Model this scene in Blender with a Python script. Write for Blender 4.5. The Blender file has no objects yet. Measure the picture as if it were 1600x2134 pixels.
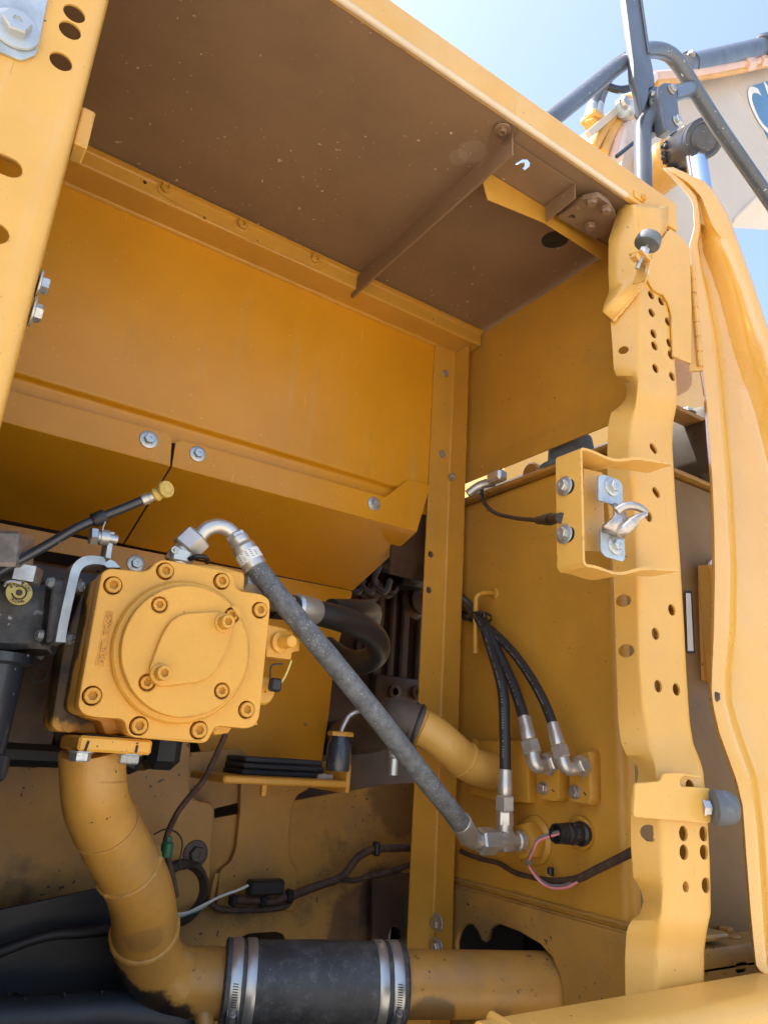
import bpy, bmesh, math, random
from mathutils import Vector as V, Matrix
random.seed(7)
SC = bpy.context.scene
# ------------------------------------------------------------------ camera
W_PX, H_PX, F_PX = 1600.0, 2134.0, 1517.5
ROLL, PITCH, YAW = 0.06606678, 0.32448988, 0.57171858
CAM = V((0, 0, 1.5))
fw = V((math.sin(YAW)*math.cos(PITCH), math.cos(YAW)*math.cos(PITCH), math.sin(PITCH)))
rt0 = V((math.cos(YAW), -math.sin(YAW), 0)); up0 = rt0.cross(fw)
rt = math.cos(ROLL)*rt0 + math.sin(ROLL)*up0
up = -math.sin(ROLL)*rt0 + math.cos(ROLL)*up0
cd = bpy.data.cameras.new('camera'); cam = bpy.data.objects.new('camera', cd)
SC.collection.objects.link(cam)
m = Matrix((rt, up, -fw)).transposed().to_4x4(); m.translation = CAM
cam.matrix_world = m
cd.sensor_fit = 'HORIZONTAL'; cd.sensor_width = 36; cd.lens = 36*F_PX/W_PX
cd.clip_start = .02; cd.clip_end = 3000
SC.camera = cam
# ------------------------------------------------------------------ light
SUN_EL, SUN_AZ = math.radians(60), math.radians(-62)     # azimuth from +Y towards +X
wd = bpy.data.worlds.new('World'); SC.world = wd; wd.use_nodes = True
nt = wd.node_tree; bg = nt.nodes['Background']
sky = nt.nodes.new('ShaderNodeTexSky'); sky.sky_type = 'NISHITA'; sky.sun_disc = False
sky.sun_elevation = SUN_EL; sky.sun_rotation = SUN_AZ
sky.air_density = 1.0; sky.dust_density = 3.5; sky.ozone_density = 1.0
nt.links.new(sky.outputs[0], bg.inputs[0]); bg.inputs[1].default_value = 0.125
sd = bpy.data.lights.new('sun', 'SUN'); sd.energy = 2.3; sd.angle = math.radians(.5); sd.color = (1, .95, .87)
so = bpy.data.objects.new('sun', sd); SC.collection.objects.link(so)
sdir = V((math.sin(SUN_AZ)*math.cos(SUN_EL), math.cos(SUN_AZ)*math.cos(SUN_EL), math.sin(SUN_EL)))
so.rotation_euler = sdir.to_track_quat('Z', 'Y').to_euler()
SC.view_settings.view_transform = 'Standard'; SC.view_settings.look = 'None'
SC.view_settings.exposure = 1.82; SC.view_settings.gamma = 1
SC.cycles.max_bounces = 10; SC.cycles.diffuse_bounces = 6; SC.cycles.glossy_bounces = 5

# ------------------------------------------------------------------ helpers
def ray(u, v):
    return rt*((u-W_PX/2)/F_PX) - up*((v-H_PX/2)/F_PX) + fw
def O(u, v, x=None, y=None, z=None):
    d = ray(u, v)
    if x is not None: t = (x-CAM.x)/d.x
    elif y is not None: t = (y-CAM.y)/d.y
    else: t = (z-CAM.z)/d.z
    return CAM + d*t
def AD(u, v, D): return CAM + ray(u, v)*D          # point at a given distance along the optical axis
class Fr:
    """a drawing plane: origin, two axes, normal out of the face"""
    def __init__(s, o, a, b):
        s.o = V(o); s.a = V(a).normalized(); s.n = s.a.cross(V(b)).normalized(); s.b = s.n.cross(s.a)
    def px(s, u, v, lift=0):
        d = ray(u, v); t = (s.o + s.n*lift - CAM).dot(s.n)/d.dot(s.n)
        q = CAM + d*t - s.o
        return (q.dot(s.a), q.dot(s.b))
    def pxs(s, L): return [s.px(*p) for p in L]
    def w(s, a, b, h=0): return s.o + s.a*a + s.b*b + s.n*h
    def M(s, a=0, b=0, h=0, rot=0):
        c, q = math.cos(rot), math.sin(rot)
        m = Matrix((s.a*c+s.b*q, s.b*c-s.a*q, s.n)).transposed().to_4x4(); m.translation = s.w(a, b, h); return m
    def lift(s, h): return Fr(s.o+s.n*h, s.a, s.b)
X_, Y_, Z_ = V((1, 0, 0)), V((0, 1, 0)), V((0, 0, 1))
def FY(y): return Fr((0, y, 0), X_, Z_)
def FX(x): return Fr((x, 0, 0), -Y_, Z_)
def FZ(z): return Fr((0, 0, z), X_, -Y_)
def axM(o, n, rot=0):
    q = V(n).normalized().to_track_quat('Z', 'Y').to_matrix().to_4x4() @ Matrix.Rotation(rot, 4, 'Z')
    q.translation = V(o); return q
WM = {}
def link(o, parent=None, M=None):
    SC.collection.objects.link(o)
    M = M or Matrix.Identity(4)
    o.matrix_basis = M
    if parent is not None:
        o.parent = parent; o.matrix_parent_inverse = WM[parent.name].inverted()
    WM[o.name] = M.copy()
    return o
def tag(o, label=None, cat=None, group=None, kind=None):
    if label: o['label'] = label
    if cat: o['category'] = cat
    if group: o['group'] = group
    if kind: o['kind'] = kind
    return o
def thing(name, label, cat, loc=(0, 0, 0), group=None):
    o = bpy.data.objects.new(name, None); o.empty_display_size = .02
    link(o, None, Matrix.Translation(V(loc)))
    return tag(o, label, cat, group)
def mesh_of(bm, ang=32):
    bmesh.ops.recalc_face_normals(bm, faces=bm.faces)
    me = bpy.data.meshes.new('mesh'); bm.to_mesh(me); bm.free()
    return fin(me, ang)
def fin(me, ang=32):
    me.polygons.foreach_set('use_smooth', [True]*len(me.polygons))
    me.set_sharp_from_angle(angle=math.radians(ang)); return me
def ob(name, me, mat, parent=None, M=None, ang=32, label=None):
    if isinstance(me, bmesh.types.BMesh): me = mesh_of(me, ang)
    if mat and not me.materials: me.materials.append(mat)
    o = link(bpy.data.objects.new(name, me), parent, M)
    if label: o['label'] = label
    return o
def NB(): return bmesh.new()
def grid(bm, rows, closed=False, caps=False):
    vs = [[bm.verts.new(p) for p in r] for r in rows]
    n = len(rows[0])
    for i in range(len(vs)-1):
        for j in range(n if closed else n-1):
            k = (j+1) % n
            try: bm.faces.new((vs[i][j], vs[i][k], vs[i+1][k], vs[i+1][j]))
            except ValueError: pass
    if caps:
        for r in (vs[0], vs[-1]): bm.faces.new(r)
    return vs
def crv(pts, k=6, rad=None):
    """Catmull-Rom through points (and radii)"""
    P = [V(p) for p in pts]; out = []; ro = []
    n = len(P)
    for i in range(n-1):
        a, b, c, d = P[max(i-1, 0)], P[i], P[i+1], P[min(i+2, n-1)]
        for s in range(k):
            t = s/k
            out.append(.5*((2*b)+(c-a)*t+(2*a-5*b+4*c-d)*t*t+(3*b-a-3*c+d)*t**3))
            if rad: ro.append(rad[i]*(1-t)+rad[i+1]*t)
    out.append(P[-1]); 
    if rad: ro.append(rad[-1]); return out, ro
    return out
def tube(bm, pts, r, n=14, caps=True):
    P = [V(p) for p in pts]; R = r if isinstance(r, (list, tuple)) else [r]*len(P)
    t0 = (P[1]-P[0]).normalized()
    a = t0.orthogonal().normalized(); rows = []
    for i, p in enumerate(P):
        t = ((P[min(i+1, len(P)-1)]-P[i]).normalized() + (P[i]-P[max(i-1, 0)]).normalized())
        t = t.normalized() if t.length > 1e-6 else t0
        a = (a - t*a.dot(t)).normalized(); b = t.cross(a)
        rows.append([p + (a*math.cos(2*math.pi*k/n) + b*math.sin(2*math.pi*k/n))*R[i] for k in range(n)])
    grid(bm, rows, closed=True, caps=caps)
def lathe(bm, o, ax, prof, n=24, rot=0, caps=True):
    m = axM(o, ax, rot); rows = []
    for r, h in prof:
        rows.append([m @ V((max(r, 1e-5)*math.cos(2*math.pi*k/n), max(r, 1e-5)*math.sin(2*math.pi*k/n), h)) for k in range(n)])
    grid(bm, rows, closed=True, caps=caps)
def seg(bm, a, b, prof, n=20):
    """lathe between two points; prof = [(radius, fraction 0..1)]"""
    a, b = V(a), V(b); L = (b-a).length
    lathe(bm, a, b-a, [(r, f*L) for r, f in prof], n)
def nutseg(bm, a, b, r, n=6, ch=.88):
    a, b = V(a), V(b); L = (b-a).length
    lathe(bm, a, b-a, [(r*ch, 0), (r, .1*L), (r, .9*L), (r*ch, L)], n, rot=.3)
def box(bm, c, s, M=None, bev=0, seg_=1):
    b2 = bmesh.new(); bmesh.ops.create_cube(b2, size=1)
    for v_ in b2.verts: v_.co = V((v_.co.x*s[0], v_.co.y*s[1], v_.co.z*s[2]))
    if bev: bmesh.ops.bevel(b2, geom=b2.edges[:], offset=bev, segments=seg_, profile=.5, affect='EDGES')
    for v_ in b2.verts:
        v_.co = v_.co + V(c)
        if M is not None: v_.co = M @ v_.co
    t = bpy.data.meshes.new('t'); b2.to_mesh(t); b2.free(); bm.from_mesh(t); bpy.data.meshes.remove(t)
def rnd(pts, r, n=4):
    """round the corners of a closed 2-D polygon"""
    out = []; N = len(pts)
    for i in range(N):
        p0, p, p1 = V(pts[i-1]).to_2d(), V(pts[i]).to_2d(), V(pts[(i+1) % N]).to_2d()
        a, b = p0-p, p1-p
        d = min(r, a.length*.45, b.length*.45)
        if d < 1e-5: out.append(tuple(p)); continue
        s, e = p+a.normalized()*d, p+b.normalized()*d
        for k in range(n+1):
            t = k/n; out.append(tuple(s*(1-t)**2 + p*2*t*(1-t) + e*t*t))
    return out
def circ(c, r, n=20, ry=None, rot=0):
    ry = ry or r
    L = [(r*math.cos(2*math.pi*k/n), ry*math.sin(2*math.pi*k/n)) for k in range(n)]
    return [(c[0]+x*math.cos(rot)-y*math.sin(rot), c[1]+x*math.sin(rot)+y*math.cos(rot)) for x, y in L]
def slot(c, L, r, rot=0, n=8):
    p = [(L/2+r*math.cos(t), r*math.sin(t)) for t in [math.pi*(k/n-.5) for k in range(n+1)]]
    p += [(-x, -y) for x, y in p]
    return [(c[0]+x*math.cos(rot)-y*math.sin(rot), c[1]+x*math.sin(rot)+y*math.cos(rot)) for x, y in p]
def plate_me(fr, outer, holes=(), t=.004, bev=.0006):
    """flat plate with holes; its front face lies in the frame's plane and it goes back by t"""
    bev = min(bev, t*.45)
    cu = bpy.data.curves.new('c', 'CURVE'); cu.dimensions = '2D'; cu.fill_mode = 'BOTH'
    cu.extrude = t/2-bev; cu.bevel_depth = bev; cu.bevel_resolution = 1; cu.offset = -bev
    for L in [outer]+list(holes):
        sp = cu.splines.new('POLY'); sp.points.add(len(L)-1)
        for q, p in zip(sp.points, L): q.co = (p[0], p[1], 0, 1)
        sp.use_cyclic_u = True
    o = bpy.data.objects.new('c', cu); me = bpy.data.meshes.new_from_object(o)
    bpy.data.objects.remove(o); bpy.data.curves.remove(cu)
    me.transform(Matrix.Translation((0, 0, -t/2))); me.transform(fr.M()); me.materials.clear()
    return fin(me, 40)
def plate(name, fr, outer, mat, parent, holes=(), t=.004, bev=.0006, rr=0, label=None):
    if rr: outer = rnd(outer, rr)
    return ob(name, plate_me(fr, outer, holes, t, bev), mat, parent, label=label)
def bend_bm(prof, t, fr, L0, L1, r=.006, n=4, bm=None):
    """sheet: open 2-D profile in fr (a,b), rounded bends, thickness t to its left, drawn along fr.n from L0 to L1"""
    P = [V(p) for p in prof]; Q = []
    for i, p in enumerate(P):
        if i in (0, len(P)-1): Q.append(p); continue
        a, b = P[i-1]-p, P[i+1]-p; d = min(r, a.length*.45, b.length*.45)
        s, e = p+a.normalized()*d, p+b.normalized()*d
        for k in range(n+1):
            u = k/n; Q.append(s*(1-u)**2+p*2*u*(1-u)+e*u*u)
    R = []
    for i, p in enumerate(Q):
        tg = (Q[min(i+1, len(Q)-1)]-Q[max(i-1, 0)]).normalized(); R.append(p+V((-tg.y, tg.x))*t)
    loop = Q+R[::-1]
    bm = bm or NB()
    rows = [[fr.w(p.x, p.y, L) for p in loop] for L in (L0, L1)]
    vs = grid(bm, rows, closed=True)
    N = len(Q)
    for r_ in vs:
        for i in range(N-1): bm.faces.new((r_[i], r_[i+1], r_[2*N-2-i], r_[2*N-1-i]))
    return bm
def itp(poly, v):
    if v <= poly[0][1]: a, b = poly[0], poly[1]
    elif v >= poly[-1][1]: a, b = poly[-2], poly[-1]
    else:
        for a, b in zip(poly, poly[1:]):
            if a[1] <= v <= b[1]: break
    return a[0] + (b[0]-a[0])*(v-a[1])/(b[1]-a[1])
def solid(me, t, off=-1):
    o = bpy.data.objects.new('t', me); SC.collection.objects.link(o)
    md = o.modifiers.new('s', 'SOLIDIFY'); md.thickness = t; md.offset = off; md.use_even_offset = True
    bpy.context.view_layer.update()
    r = bpy.data.meshes.new_from_object(o.evaluated_get(bpy.context.evaluated_depsgraph_get()))
    bpy.data.objects.remove(o); return r
def cut(me, bmc):
    c = bpy.data.objects.new('k', mesh_of(bmc)); o = bpy.data.objects.new('t', me)
    SC.collection.objects.link(o); SC.collection.objects.link(c)
    md = o.modifiers.new('b', 'BOOLEAN'); md.operation = 'DIFFERENCE'; md.solver = 'EXACT'; md.object = c
    bpy.context.view_layer.update()
    r = bpy.data.meshes.new_from_object(o.evaluated_get(bpy.context.evaluated_depsgraph_get()))
    bpy.data.objects.remove(o); bpy.data.objects.remove(c); return fin(r)
def text_me(s, size, M, ext=.0006, align='CENTER'):
    cu = bpy.data.curves.new('t', 'FONT'); cu.body = s; cu.size = size; cu.extrude = ext; cu.align_x = align; cu.align_y = 'CENTER'
    o = bpy.data.objects.new('t', cu); SC.collection.objects.link(o); bpy.context.view_layer.update()
    me = bpy.data.meshes.new_from_object(o.evaluated_get(bpy.context.evaluated_depsgraph_get()))
    bpy.data.objects.remove(o); me.transform(M); me.materials.clear(); return me

# ------------------------------------------------------------------ materials
def lin(c):
    return tuple(((x/255)/12.92 if x/255 <= .04045 else ((x/255+.055)/1.055)**2.4) for x in c)
MATS = {}
def mat(name, col, rough=.4, metal=0, var=.06, vs=3.0, dust=0, dcol=(.42, .36, .28), ds=5.0, grime=0, gcol=(.035, .026, .02), gs=4.0, cior=1.5,
        speck=0, scol=(.55, .5, .42), ss=160., bump=.04, bs=300., coat=0, spec=.5, scratch=0, rvar=.12, chip=0, stains=(), streak=0, edge=0):
    M = bpy.data.materials.new(name); M.use_nodes = True; t = M.node_tree; N = t.nodes; L = t.links
    b = N['Principled BSDF']; b.inputs['Metallic'].default_value = metal
    b.inputs['Specular IOR Level'].default_value = spec
    b.inputs['Coat Weight'].default_value = coat; b.inputs['Coat Roughness'].default_value = .12; b.inputs['Coat IOR'].default_value = cior
    tc = N.new('ShaderNodeTexCoord')
    def noise(sc, det=5, ro=.6, vec=None):
        n = N.new('ShaderNodeTexNoise'); n.inputs['Scale'].default_value = sc; n.inputs['Detail'].default_value = det; n.inputs['Roughness'].default_value = ro
        L.new(vec or tc.outputs['Object'], n.inputs['Vector']); return n.outputs['Fac']
    def ramp(f, a, c):
        r = N.new('ShaderNodeMapRange'); r.inputs[1].default_value = a; r.inputs[2].default_value = c; r.interpolation_type = 'SMOOTHSTEP'
        L.new(f, r.inputs[0]); return r.outputs[0]
    def mul(f, k):
        r = N.new('ShaderNodeMath'); r.operation = 'MULTIPLY'; L.new(f, r.inputs[0])
        if isinstance(k, (int, float)): r.inputs[1].default_value = k
        else: L.new(k, r.inputs[1])
        return r.outputs[0]
    def mix(f, a, c):
        r = N.new('ShaderNodeMix'); r.data_type = 'RGBA'; L.new(f, r.inputs[0])
        for i, q in ((6, a), (7, c)):
            if isinstance(q, tuple): r.inputs[i].default_value = (*q, 1)
            else: L.new(q, r.inputs[i])
        return r.outputs[2]
    lo = tuple(x*(1-var*1.6) for x in col); hi = tuple(min(1, x*(1+var)) for x in col)
    c = mix(ramp(noise(vs, 6, .65), .3, .7), lo, hi)
    rgh = ramp(noise(vs*2.3, 5), .25, .75)
    mr = N.new('ShaderNodeMapRange'); L.new(rgh, mr.inputs[0]); mr.inputs[3].default_value = max(.03, rough-rvar/2); mr.inputs[4].default_value = rough+rvar/2
    rg = mr.outputs[0]
    if dust:
        f = mul(ramp(noise(ds, 9, .68), .72-.5*dust, .95-.3*dust), min(1, .35+dust))
        c = mix(f, c, dcol)
    if grime:
        f1 = ramp(noise(gs, 8, .62), .70-.42*grime, .84-.34*grime)
        c = mix(mul(f1, min(.95, .45+grime*.6)), c, gcol)
    if speck:
        f = ramp(noise(ss, 2, .5), .74-.1*speck, .78-.1*speck); f = mul(f, ramp(noise(ss/14, 3), .4, .62))
        c = mix(f, c, scol)
    if streak:
        mp = N.new('ShaderNodeMapping'); L.new(tc.outputs['Object'], mp.inputs[0]); mp.inputs['Scale'].default_value = (38, 38, 1.6)
        f = mul(ramp(noise(1, 4, .6, mp.outputs[0]), .5, .8), mul(ramp(noise(2.2, 4), .42, .66), streak)); c = mix(f, c, dcol)
    if edge:
        bv = N.new('ShaderNodeBevel'); bv.samples = 3; bv.inputs['Radius'].default_value = .0035
        ge = N.new('ShaderNodeNewGeometry'); dt = N.new('ShaderNodeVectorMath'); dt.operation = 'DOT_PRODUCT'
        L.new(bv.outputs[0], dt.inputs[0]); L.new(ge.outputs['Normal'], dt.inputs[1])
        f = mul(ramp(dt.outputs['Value'], .97, .86), mul(ramp(noise(34, 6, .7), .54, .62), edge)); c = mix(f, c, (.11, .060, .034))
    for cen, rad, col_, amt in stains:
        d = N.new('ShaderNodeVectorMath'); d.operation = 'DISTANCE'; L.new(tc.outputs['Object'], d.inputs[0]); d.inputs[1].default_value = tuple(cen)
        a_ = N.new('ShaderNodeMath'); a_.operation = 'MULTIPLY_ADD'; L.new(noise(26, 8, .7), a_.inputs[0]); a_.inputs[1].default_value = -rad*.9; L.new(d.outputs['Value'], a_.inputs[2])
        f = ramp(a_.outputs[0], rad*.68, rad*.42); c = mix(mul(f, amt), c, col_)
    if chip:
        f = ramp(noise(ss*.45, 3, .6), .73-.08*chip, .75-.08*chip); f = mul(f, ramp(noise(6, 3), .42, .6))
        c = mix(f, c, (.05, .032, .022))
    if scratch:
        mp = N.new('ShaderNodeMapping'); L.new(tc.outputs['Object'], mp.inputs[0]); mp.inputs['Rotation'].default_value = (.5, .9, .7); mp.inputs['Scale'].default_value = (260, 260, 9)
        f = ramp(noise(1, 2, .5, mp.outputs[0]), .70, .74); f = mul(f, mul(ramp(noise(9, 3), .5, .65), scratch))
        c = mix(f, c, scol)
    L.new(c, b.inputs['Base Color']); L.new(rg, b.inputs['Roughness'])
    if bump:
        bp = N.new('ShaderNodeBump'); bp.inputs['Strength'].default_value = bump; bp.inputs['Distance'].default_value = .002
        L.new(noise(bs, 3), bp.inputs['Height']); L.new(bp.outputs[0], b.inputs['Normal'])
    return M
YEL = (.62, .270, .009)
M = {}
M['yellow'] = mat('yellow_paint', YEL, .36, var=.05, streak=.55, scratch=.35, dcol=(.50, .30, .09), dust=.12, speck=.25, scol=(.75, .55, .25), bump=.03)
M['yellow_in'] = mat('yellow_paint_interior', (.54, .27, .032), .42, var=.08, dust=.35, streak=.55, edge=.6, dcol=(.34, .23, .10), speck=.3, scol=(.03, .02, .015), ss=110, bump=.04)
M['yellow_out'] = mat('yellow_paint_worn_sky_pale', (.68, .385, .085), .34, var=.06, dust=.38, streak=.5, edge=.9, dcol=(.66, .47, .25), ds=2.5, speck=.2, scol=(.08, .05, .03), ss=120, scratch=.5, bump=.05)  # pale base and dust tone paint in sky sheen; chips and scratches are wear
M['yellow_pump'] = mat('yellow_paint_cast', (.70, .36, .05), .40, var=.06, dust=.2, dcol=(.60, .38, .14), chip=.4, ss=180, bump=.42, bs=210, grime=.10, gs=9, edge=.8,
    stains=[(O(160, 1330, y=1.12), .066, (.030, .022, .016), .9), (O(160, 1440, y=1.12), .05, (.030, .022, .016), .9), (O(185, 1230, y=1.12), .055, (.030, .022, .016), .85), (O(265, 1560, y=1.06), .022, (.04, .03, .02), .8)])
M['yellow_dirty'] = mat('yellow_paint_grimy', (.44, .225, .04), .5, var=.15, dust=.6, dcol=(.20, .135, .075), ds=3.2, grime=.38, gs=5, streak=.5, speck=.7, scol=(.03, .02, .015), ss=90, bump=.1,
    stains=[(O(760, 1930, y=1.56), .10, (.07, .03, .02), .7), (O(820, 1880, y=1.52), .08, (.03, .02, .018), .8), (O(840, 1650, y=1.56), .1, (.05, .03, .02), .6)])
BLK = (.010, .010, .012)
M['yellow_pipe'] = mat('yellow_paint_pipe', (.50, .26, .05), .42, var=.12, dust=.55, streak=.5, dcol=(.26, .17, .08), grime=.33, gs=7, edge=.6, chip=.7, ss=150, bump=.1,
    stains=[(AD(215, 2085, 1.15), .060, BLK, .95), (AD(285, 2135, 1.15), .055, BLK, .95), (AD(355, 2165, 1.16), .045, BLK, .95), (AD(120, 1660, 1.0), .030, (.12, .07, .03), .4), (AD(300, 1950, 1.11), .03, (.16, .10, .05), .4), (AD(900, 2135, 1.26), .045, (.05, .035, .02), .7)])
M['door'] = mat('yellow_paint_door', (.68, .37, .060), .24, var=.04, dust=.35, dcol=(.70, .54, .30), ds=2, scratch=.9, scol=(.3, .26, .2), speck=.15, ss=150, bump=.05, coat=1, cior=1.65, spec=.8, streak=.3, edge=.7)
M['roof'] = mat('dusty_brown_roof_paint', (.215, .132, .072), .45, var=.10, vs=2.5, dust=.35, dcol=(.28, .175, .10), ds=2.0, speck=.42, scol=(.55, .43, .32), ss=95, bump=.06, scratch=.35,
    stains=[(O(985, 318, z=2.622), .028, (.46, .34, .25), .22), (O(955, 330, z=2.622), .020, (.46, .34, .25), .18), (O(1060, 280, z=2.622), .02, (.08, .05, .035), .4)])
M['brown'] = mat('shaded_tank_brown', (.25, .150, .055), .65, spec=.3, var=.14, dust=.5, dcol=(.15, .10, .07), ds=3, grime=.15, bump=.06)  # darkened brown paints in the shade behind the open door
M['zinc'] = mat('zinc_plated_steel', (.54, .56, .55), .38, metal=.8, var=.14, dust=.45, dcol=(.5, .47, .42), bump=.05)
M['galv'] = mat('galvanised_plate', (.50, .54, .55), .42, metal=.6, var=.12, vs=30, dust=.25, dcol=(.58, .58, .56), bump=.05, scratch=.6)
M['steel'] = mat('bright_steel_fitting', (.58, .56, .51), .34, metal=.7, var=.12, vs=14, grime=.12, bump=.05)
M['worn'] = mat('worn_steel', (.50, .46, .42), .34, metal=.75, var=.2, vs=30, grime=.25, gs=20, bump=.1)
M['rubber'] = mat('black_rubber', (.016, .017, .020), .45, var=.3, dust=.35, dcol=(.06, .06, .062), ds=9, bump=.1, bs=200)
M['rubber_grey'] = mat('dusty_grey_rubber', (.10, .115, .13), .6, var=.15, dust=.5, dcol=(.24, .26, .27), ds=30, bump=.1)
M['hose_in'] = mat('hose_cover', (.022, .023, .026), .5, var=.2, dust=.2, dcol=(.05, .05, .055), bump=.05)
M['coupling'] = mat('scuffed_coupling_rubber', (.050, .053, .056), .5, var=.25, vs=14, dust=.5, dcol=(.13, .135, .14), ds=45, speck=.55, scol=(.27, .285, .29), ss=300, scratch=.9, bump=.25, bs=90)
M['black'] = mat('black_paint', (.030, .036, .048), .32, var=.2, dust=.35, dcol=(.085, .095, .11), speck=.4, scol=(.6, .62, .65), ss=140, bump=.04, coat=.4)
M['rail'] = mat('black_rail_paint_sky_tint', (.080, .096, .120), .34, var=.2, dust=.4, dcol=(.13, .14, .155), speck=.5, scol=(.6, .62, .65), ss=140, bump=.04, coat=.3, edge=.5)  # black paint tinted blue for reflected sky; dust and chips are its own
M['blackplastic'] = mat('black_plastic', (.014, .014, .016), .4, var=.2, bump=.06)
M['cast'] = mat('blackened_cast_iron', (.085, .082, .08), .42, metal=.5, var=.5, vs=14, grime=.35, gs=10, gcol=(.012, .012, .013), speck=.7, scol=(.5, .5, .5), ss=70, bump=.5, bs=70)
M['oily'] = mat('oil_and_darkness_black', (.010, .011, .014), .55, var=.4, dust=.2, dcol=(.035, .032, .03), bump=.3, bs=40)  # near-black for oil grime and for painted darkness of sheet and cutout
M['engine'] = mat('dark_engine_paint', (.060, .030, .013), .5, var=.35, vs=8, grime=.5, gs=6, bump=.15, bs=60)
M['rustpipe'] = mat('sooty_pipe', (.075, .058, .045), .6, var=.3, dust=.5, dcol=(.13, .095, .07), bump=.15)
M['gold'] = mat('yellow_plastic', (.60, .42, .10), .35, var=.05, bump=.03)
M['goldtag'] = mat('brass_coloured_tag', (.52, .38, .09), .35, metal=.35, var=.1, bump=.08)
M['white'] = mat('white_print', (.75, .75, .72), .45, var=.05, bump=0)
M['print'] = mat('grey_print', (.20, .20, .20), .5, bump=0)
M['cream'] = mat('pale_cream_edge', (.66, .53, .36), .4, var=.08, edge=0, streak=.2, bump=.04)  # even pale cream for the strip along the lip's bottom edge
M['ink'] = mat('black_ink', (.012, .012, .014), .5, bump=0)
M['loom'] = mat('brown_braided_loom', (.075, .040, .024), .7, var=.3, vs=60, dust=.4, dcol=(.12, .075, .045), ds=60, bump=.6, bs=500)
M['wire_pink'] = mat('pink_wire', (.72, .25, .24), .4, bump=0)
M['wire_grey'] = mat('grey_wire', (.18, .18, .19), .4, bump=0)
M['wire_white'] = mat('white_wire', (.62, .60, .54), .45, dust=.3, bump=0)
M['wire_teal'] = mat('teal_wire', (.12, .34, .32), .45, bump=0)
M['wire_yellow'] = mat('yellow_wire', (.62, .52, .16), .45, bump=0)
M['green'] = mat('green_plug', (.02, .13, .07), .45, bump=0)
M['boom'] = mat('overexposed_pale_boom_paint', (.52, .455, .37), .42, var=.05, vs=1, dust=.3, dcol=(.62, .56, .48), ds=1, bump=.03, bs=80)  # pale tone puts overexposed skylight into the boom's colour
M['boomyel'] = mat('orange_yellow_boom_paint', (.62, .33, .07), .4, var=.1, vs=4, bump=.05)
M['pinktube'] = mat('pale_primer_tube', (.62, .42, .32), .4, var=.06, bump=.03)
M['whitetube'] = mat('pale_lilac_tube', (.60, .52, .52), .4, bump=.03)
M['chrome'] = mat('chrome_rod', (.66, .72, .80), .12, metal=1, var=.05, bump=0)
M['blue'] = mat('blue_decal', (.075, .20, .36), .35, var=.05, bump=0)
M['grease'] = mat('dark_grease', (.02, .017, .014), .5, var=.3, bump=.6, bs=60)
M['dirt'] = mat('pale_dry_dirt', (.52, .455, .365), .9, var=.15, vs=.4, dust=.4, dcol=(.56, .50, .41), bump=.6, bs=12)
M['foam'] = mat('dark_foam_strip', (.030, .032, .038), .7, var=.2, dust=.3, dcol=(.07, .07, .075), bump=.4, bs=120)
M['rag'] = mat('grimy_rag', (.10, .08, .065), .8, var=.4, vs=30, bump=.3, bs=80)

# ------------------------------------------------------------------ shared bolt meshes (unit: hex corner radius 1, z = out of the surface)
def _bolt():
    bm = NB()
    lathe(bm, (0, 0, 0), Z_, [(1.62, 0), (1.66, .08), (1.60, .22), (1.25, .34), (1.0, .36)], 28)
    lathe(bm, (0, 0, .30), Z_, [(1.0, 0), (1.0, .62), (.90, .76), (.34, .77), (.28, .62), (0, .62)], 6)
    return mesh_of(bm, 28)
def _hex():
    bm = NB()
    lathe(bm, (0, 0, 0), Z_, [(1.22, 0), (1.24, .1), (1.1, .16)], 24)
    lathe(bm, (0, 0, .10), Z_, [(1.0, 0), (1.0, .72), (.88, .86), (0, .87)], 6)
    return mesh_of(bm, 28)
def _nut():
    bm = NB()
    lathe(bm, (0, 0, 0), Z_, [(1.45, 0), (1.45, .1), (1.1, .2)], 24)
    lathe(bm, (0, 0, .12), Z_, [(1.0, 0), (1.0, .6), (.86, .74), (.55, .76), (.50, .66), (.50, .25), (0, .25)], 6)
    return mesh_of(bm, 28)
def _sock():
    bm = NB(); n = 24
    hx = []
    for k in range(n):
        a = 2*math.pi*k/n; q = (a % (math.pi/3)) - math.pi/6
        hx.append(.58*math.cos(math.pi/6)/math.cos(q))
    def ringc(r, h): return [V((r*math.cos(2*math.pi*k/n), r*math.sin(2*math.pi*k/n), h)) for k in range(n)]
    def ringh(s, h): return [V((hx[k]*s*math.cos(2*math.pi*k/n), hx[k]*s*math.sin(2*math.pi*k/n), h)) for k in range(n)]
    grid(bm, [ringc(1, -.6), ringc(1, .88), ringc(.93, 1), ringh(1.06, 1), ringh(1, .94), ringh(.98, .35), ringh(.02, .25)], closed=True)
    return mesh_of(bm, 30)
BOLT, HEX, NUT, SOCK = _bolt(), _hex(), _nut(), _sock()
_cache = {}
def fast(kind, o, n, s, mt, parent, name='bolt', rot=None, label=None):
    me0 = {'bolt': BOLT, 'hex': HEX, 'nut': NUT, 'sock': SOCK}[kind]
    key = (kind, mt.name)
    if key not in _cache:
        me = me0.copy(); me.materials.clear(); me.materials.append(mt); _cache[key] = me
    r = random.uniform(0, 1) if rot is None else rot
    o_ = bpy.data.objects.new(name, _cache[key])
    link(o_, parent, axM(o, n, r) @ Matrix.Scale(s, 4))
    if label: o_['label'] = label
    return o_
# ================================================================== SETTING
g = NB(); R_ = 2500
grid(g, [[V((-R_, -R_, 0)), V((R_, -R_, 0))], [V((-R_, R_, 0)), V((R_, R_, 0))]])
tag(ob('ground', g, M['dirt']), kind='structure')

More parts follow.
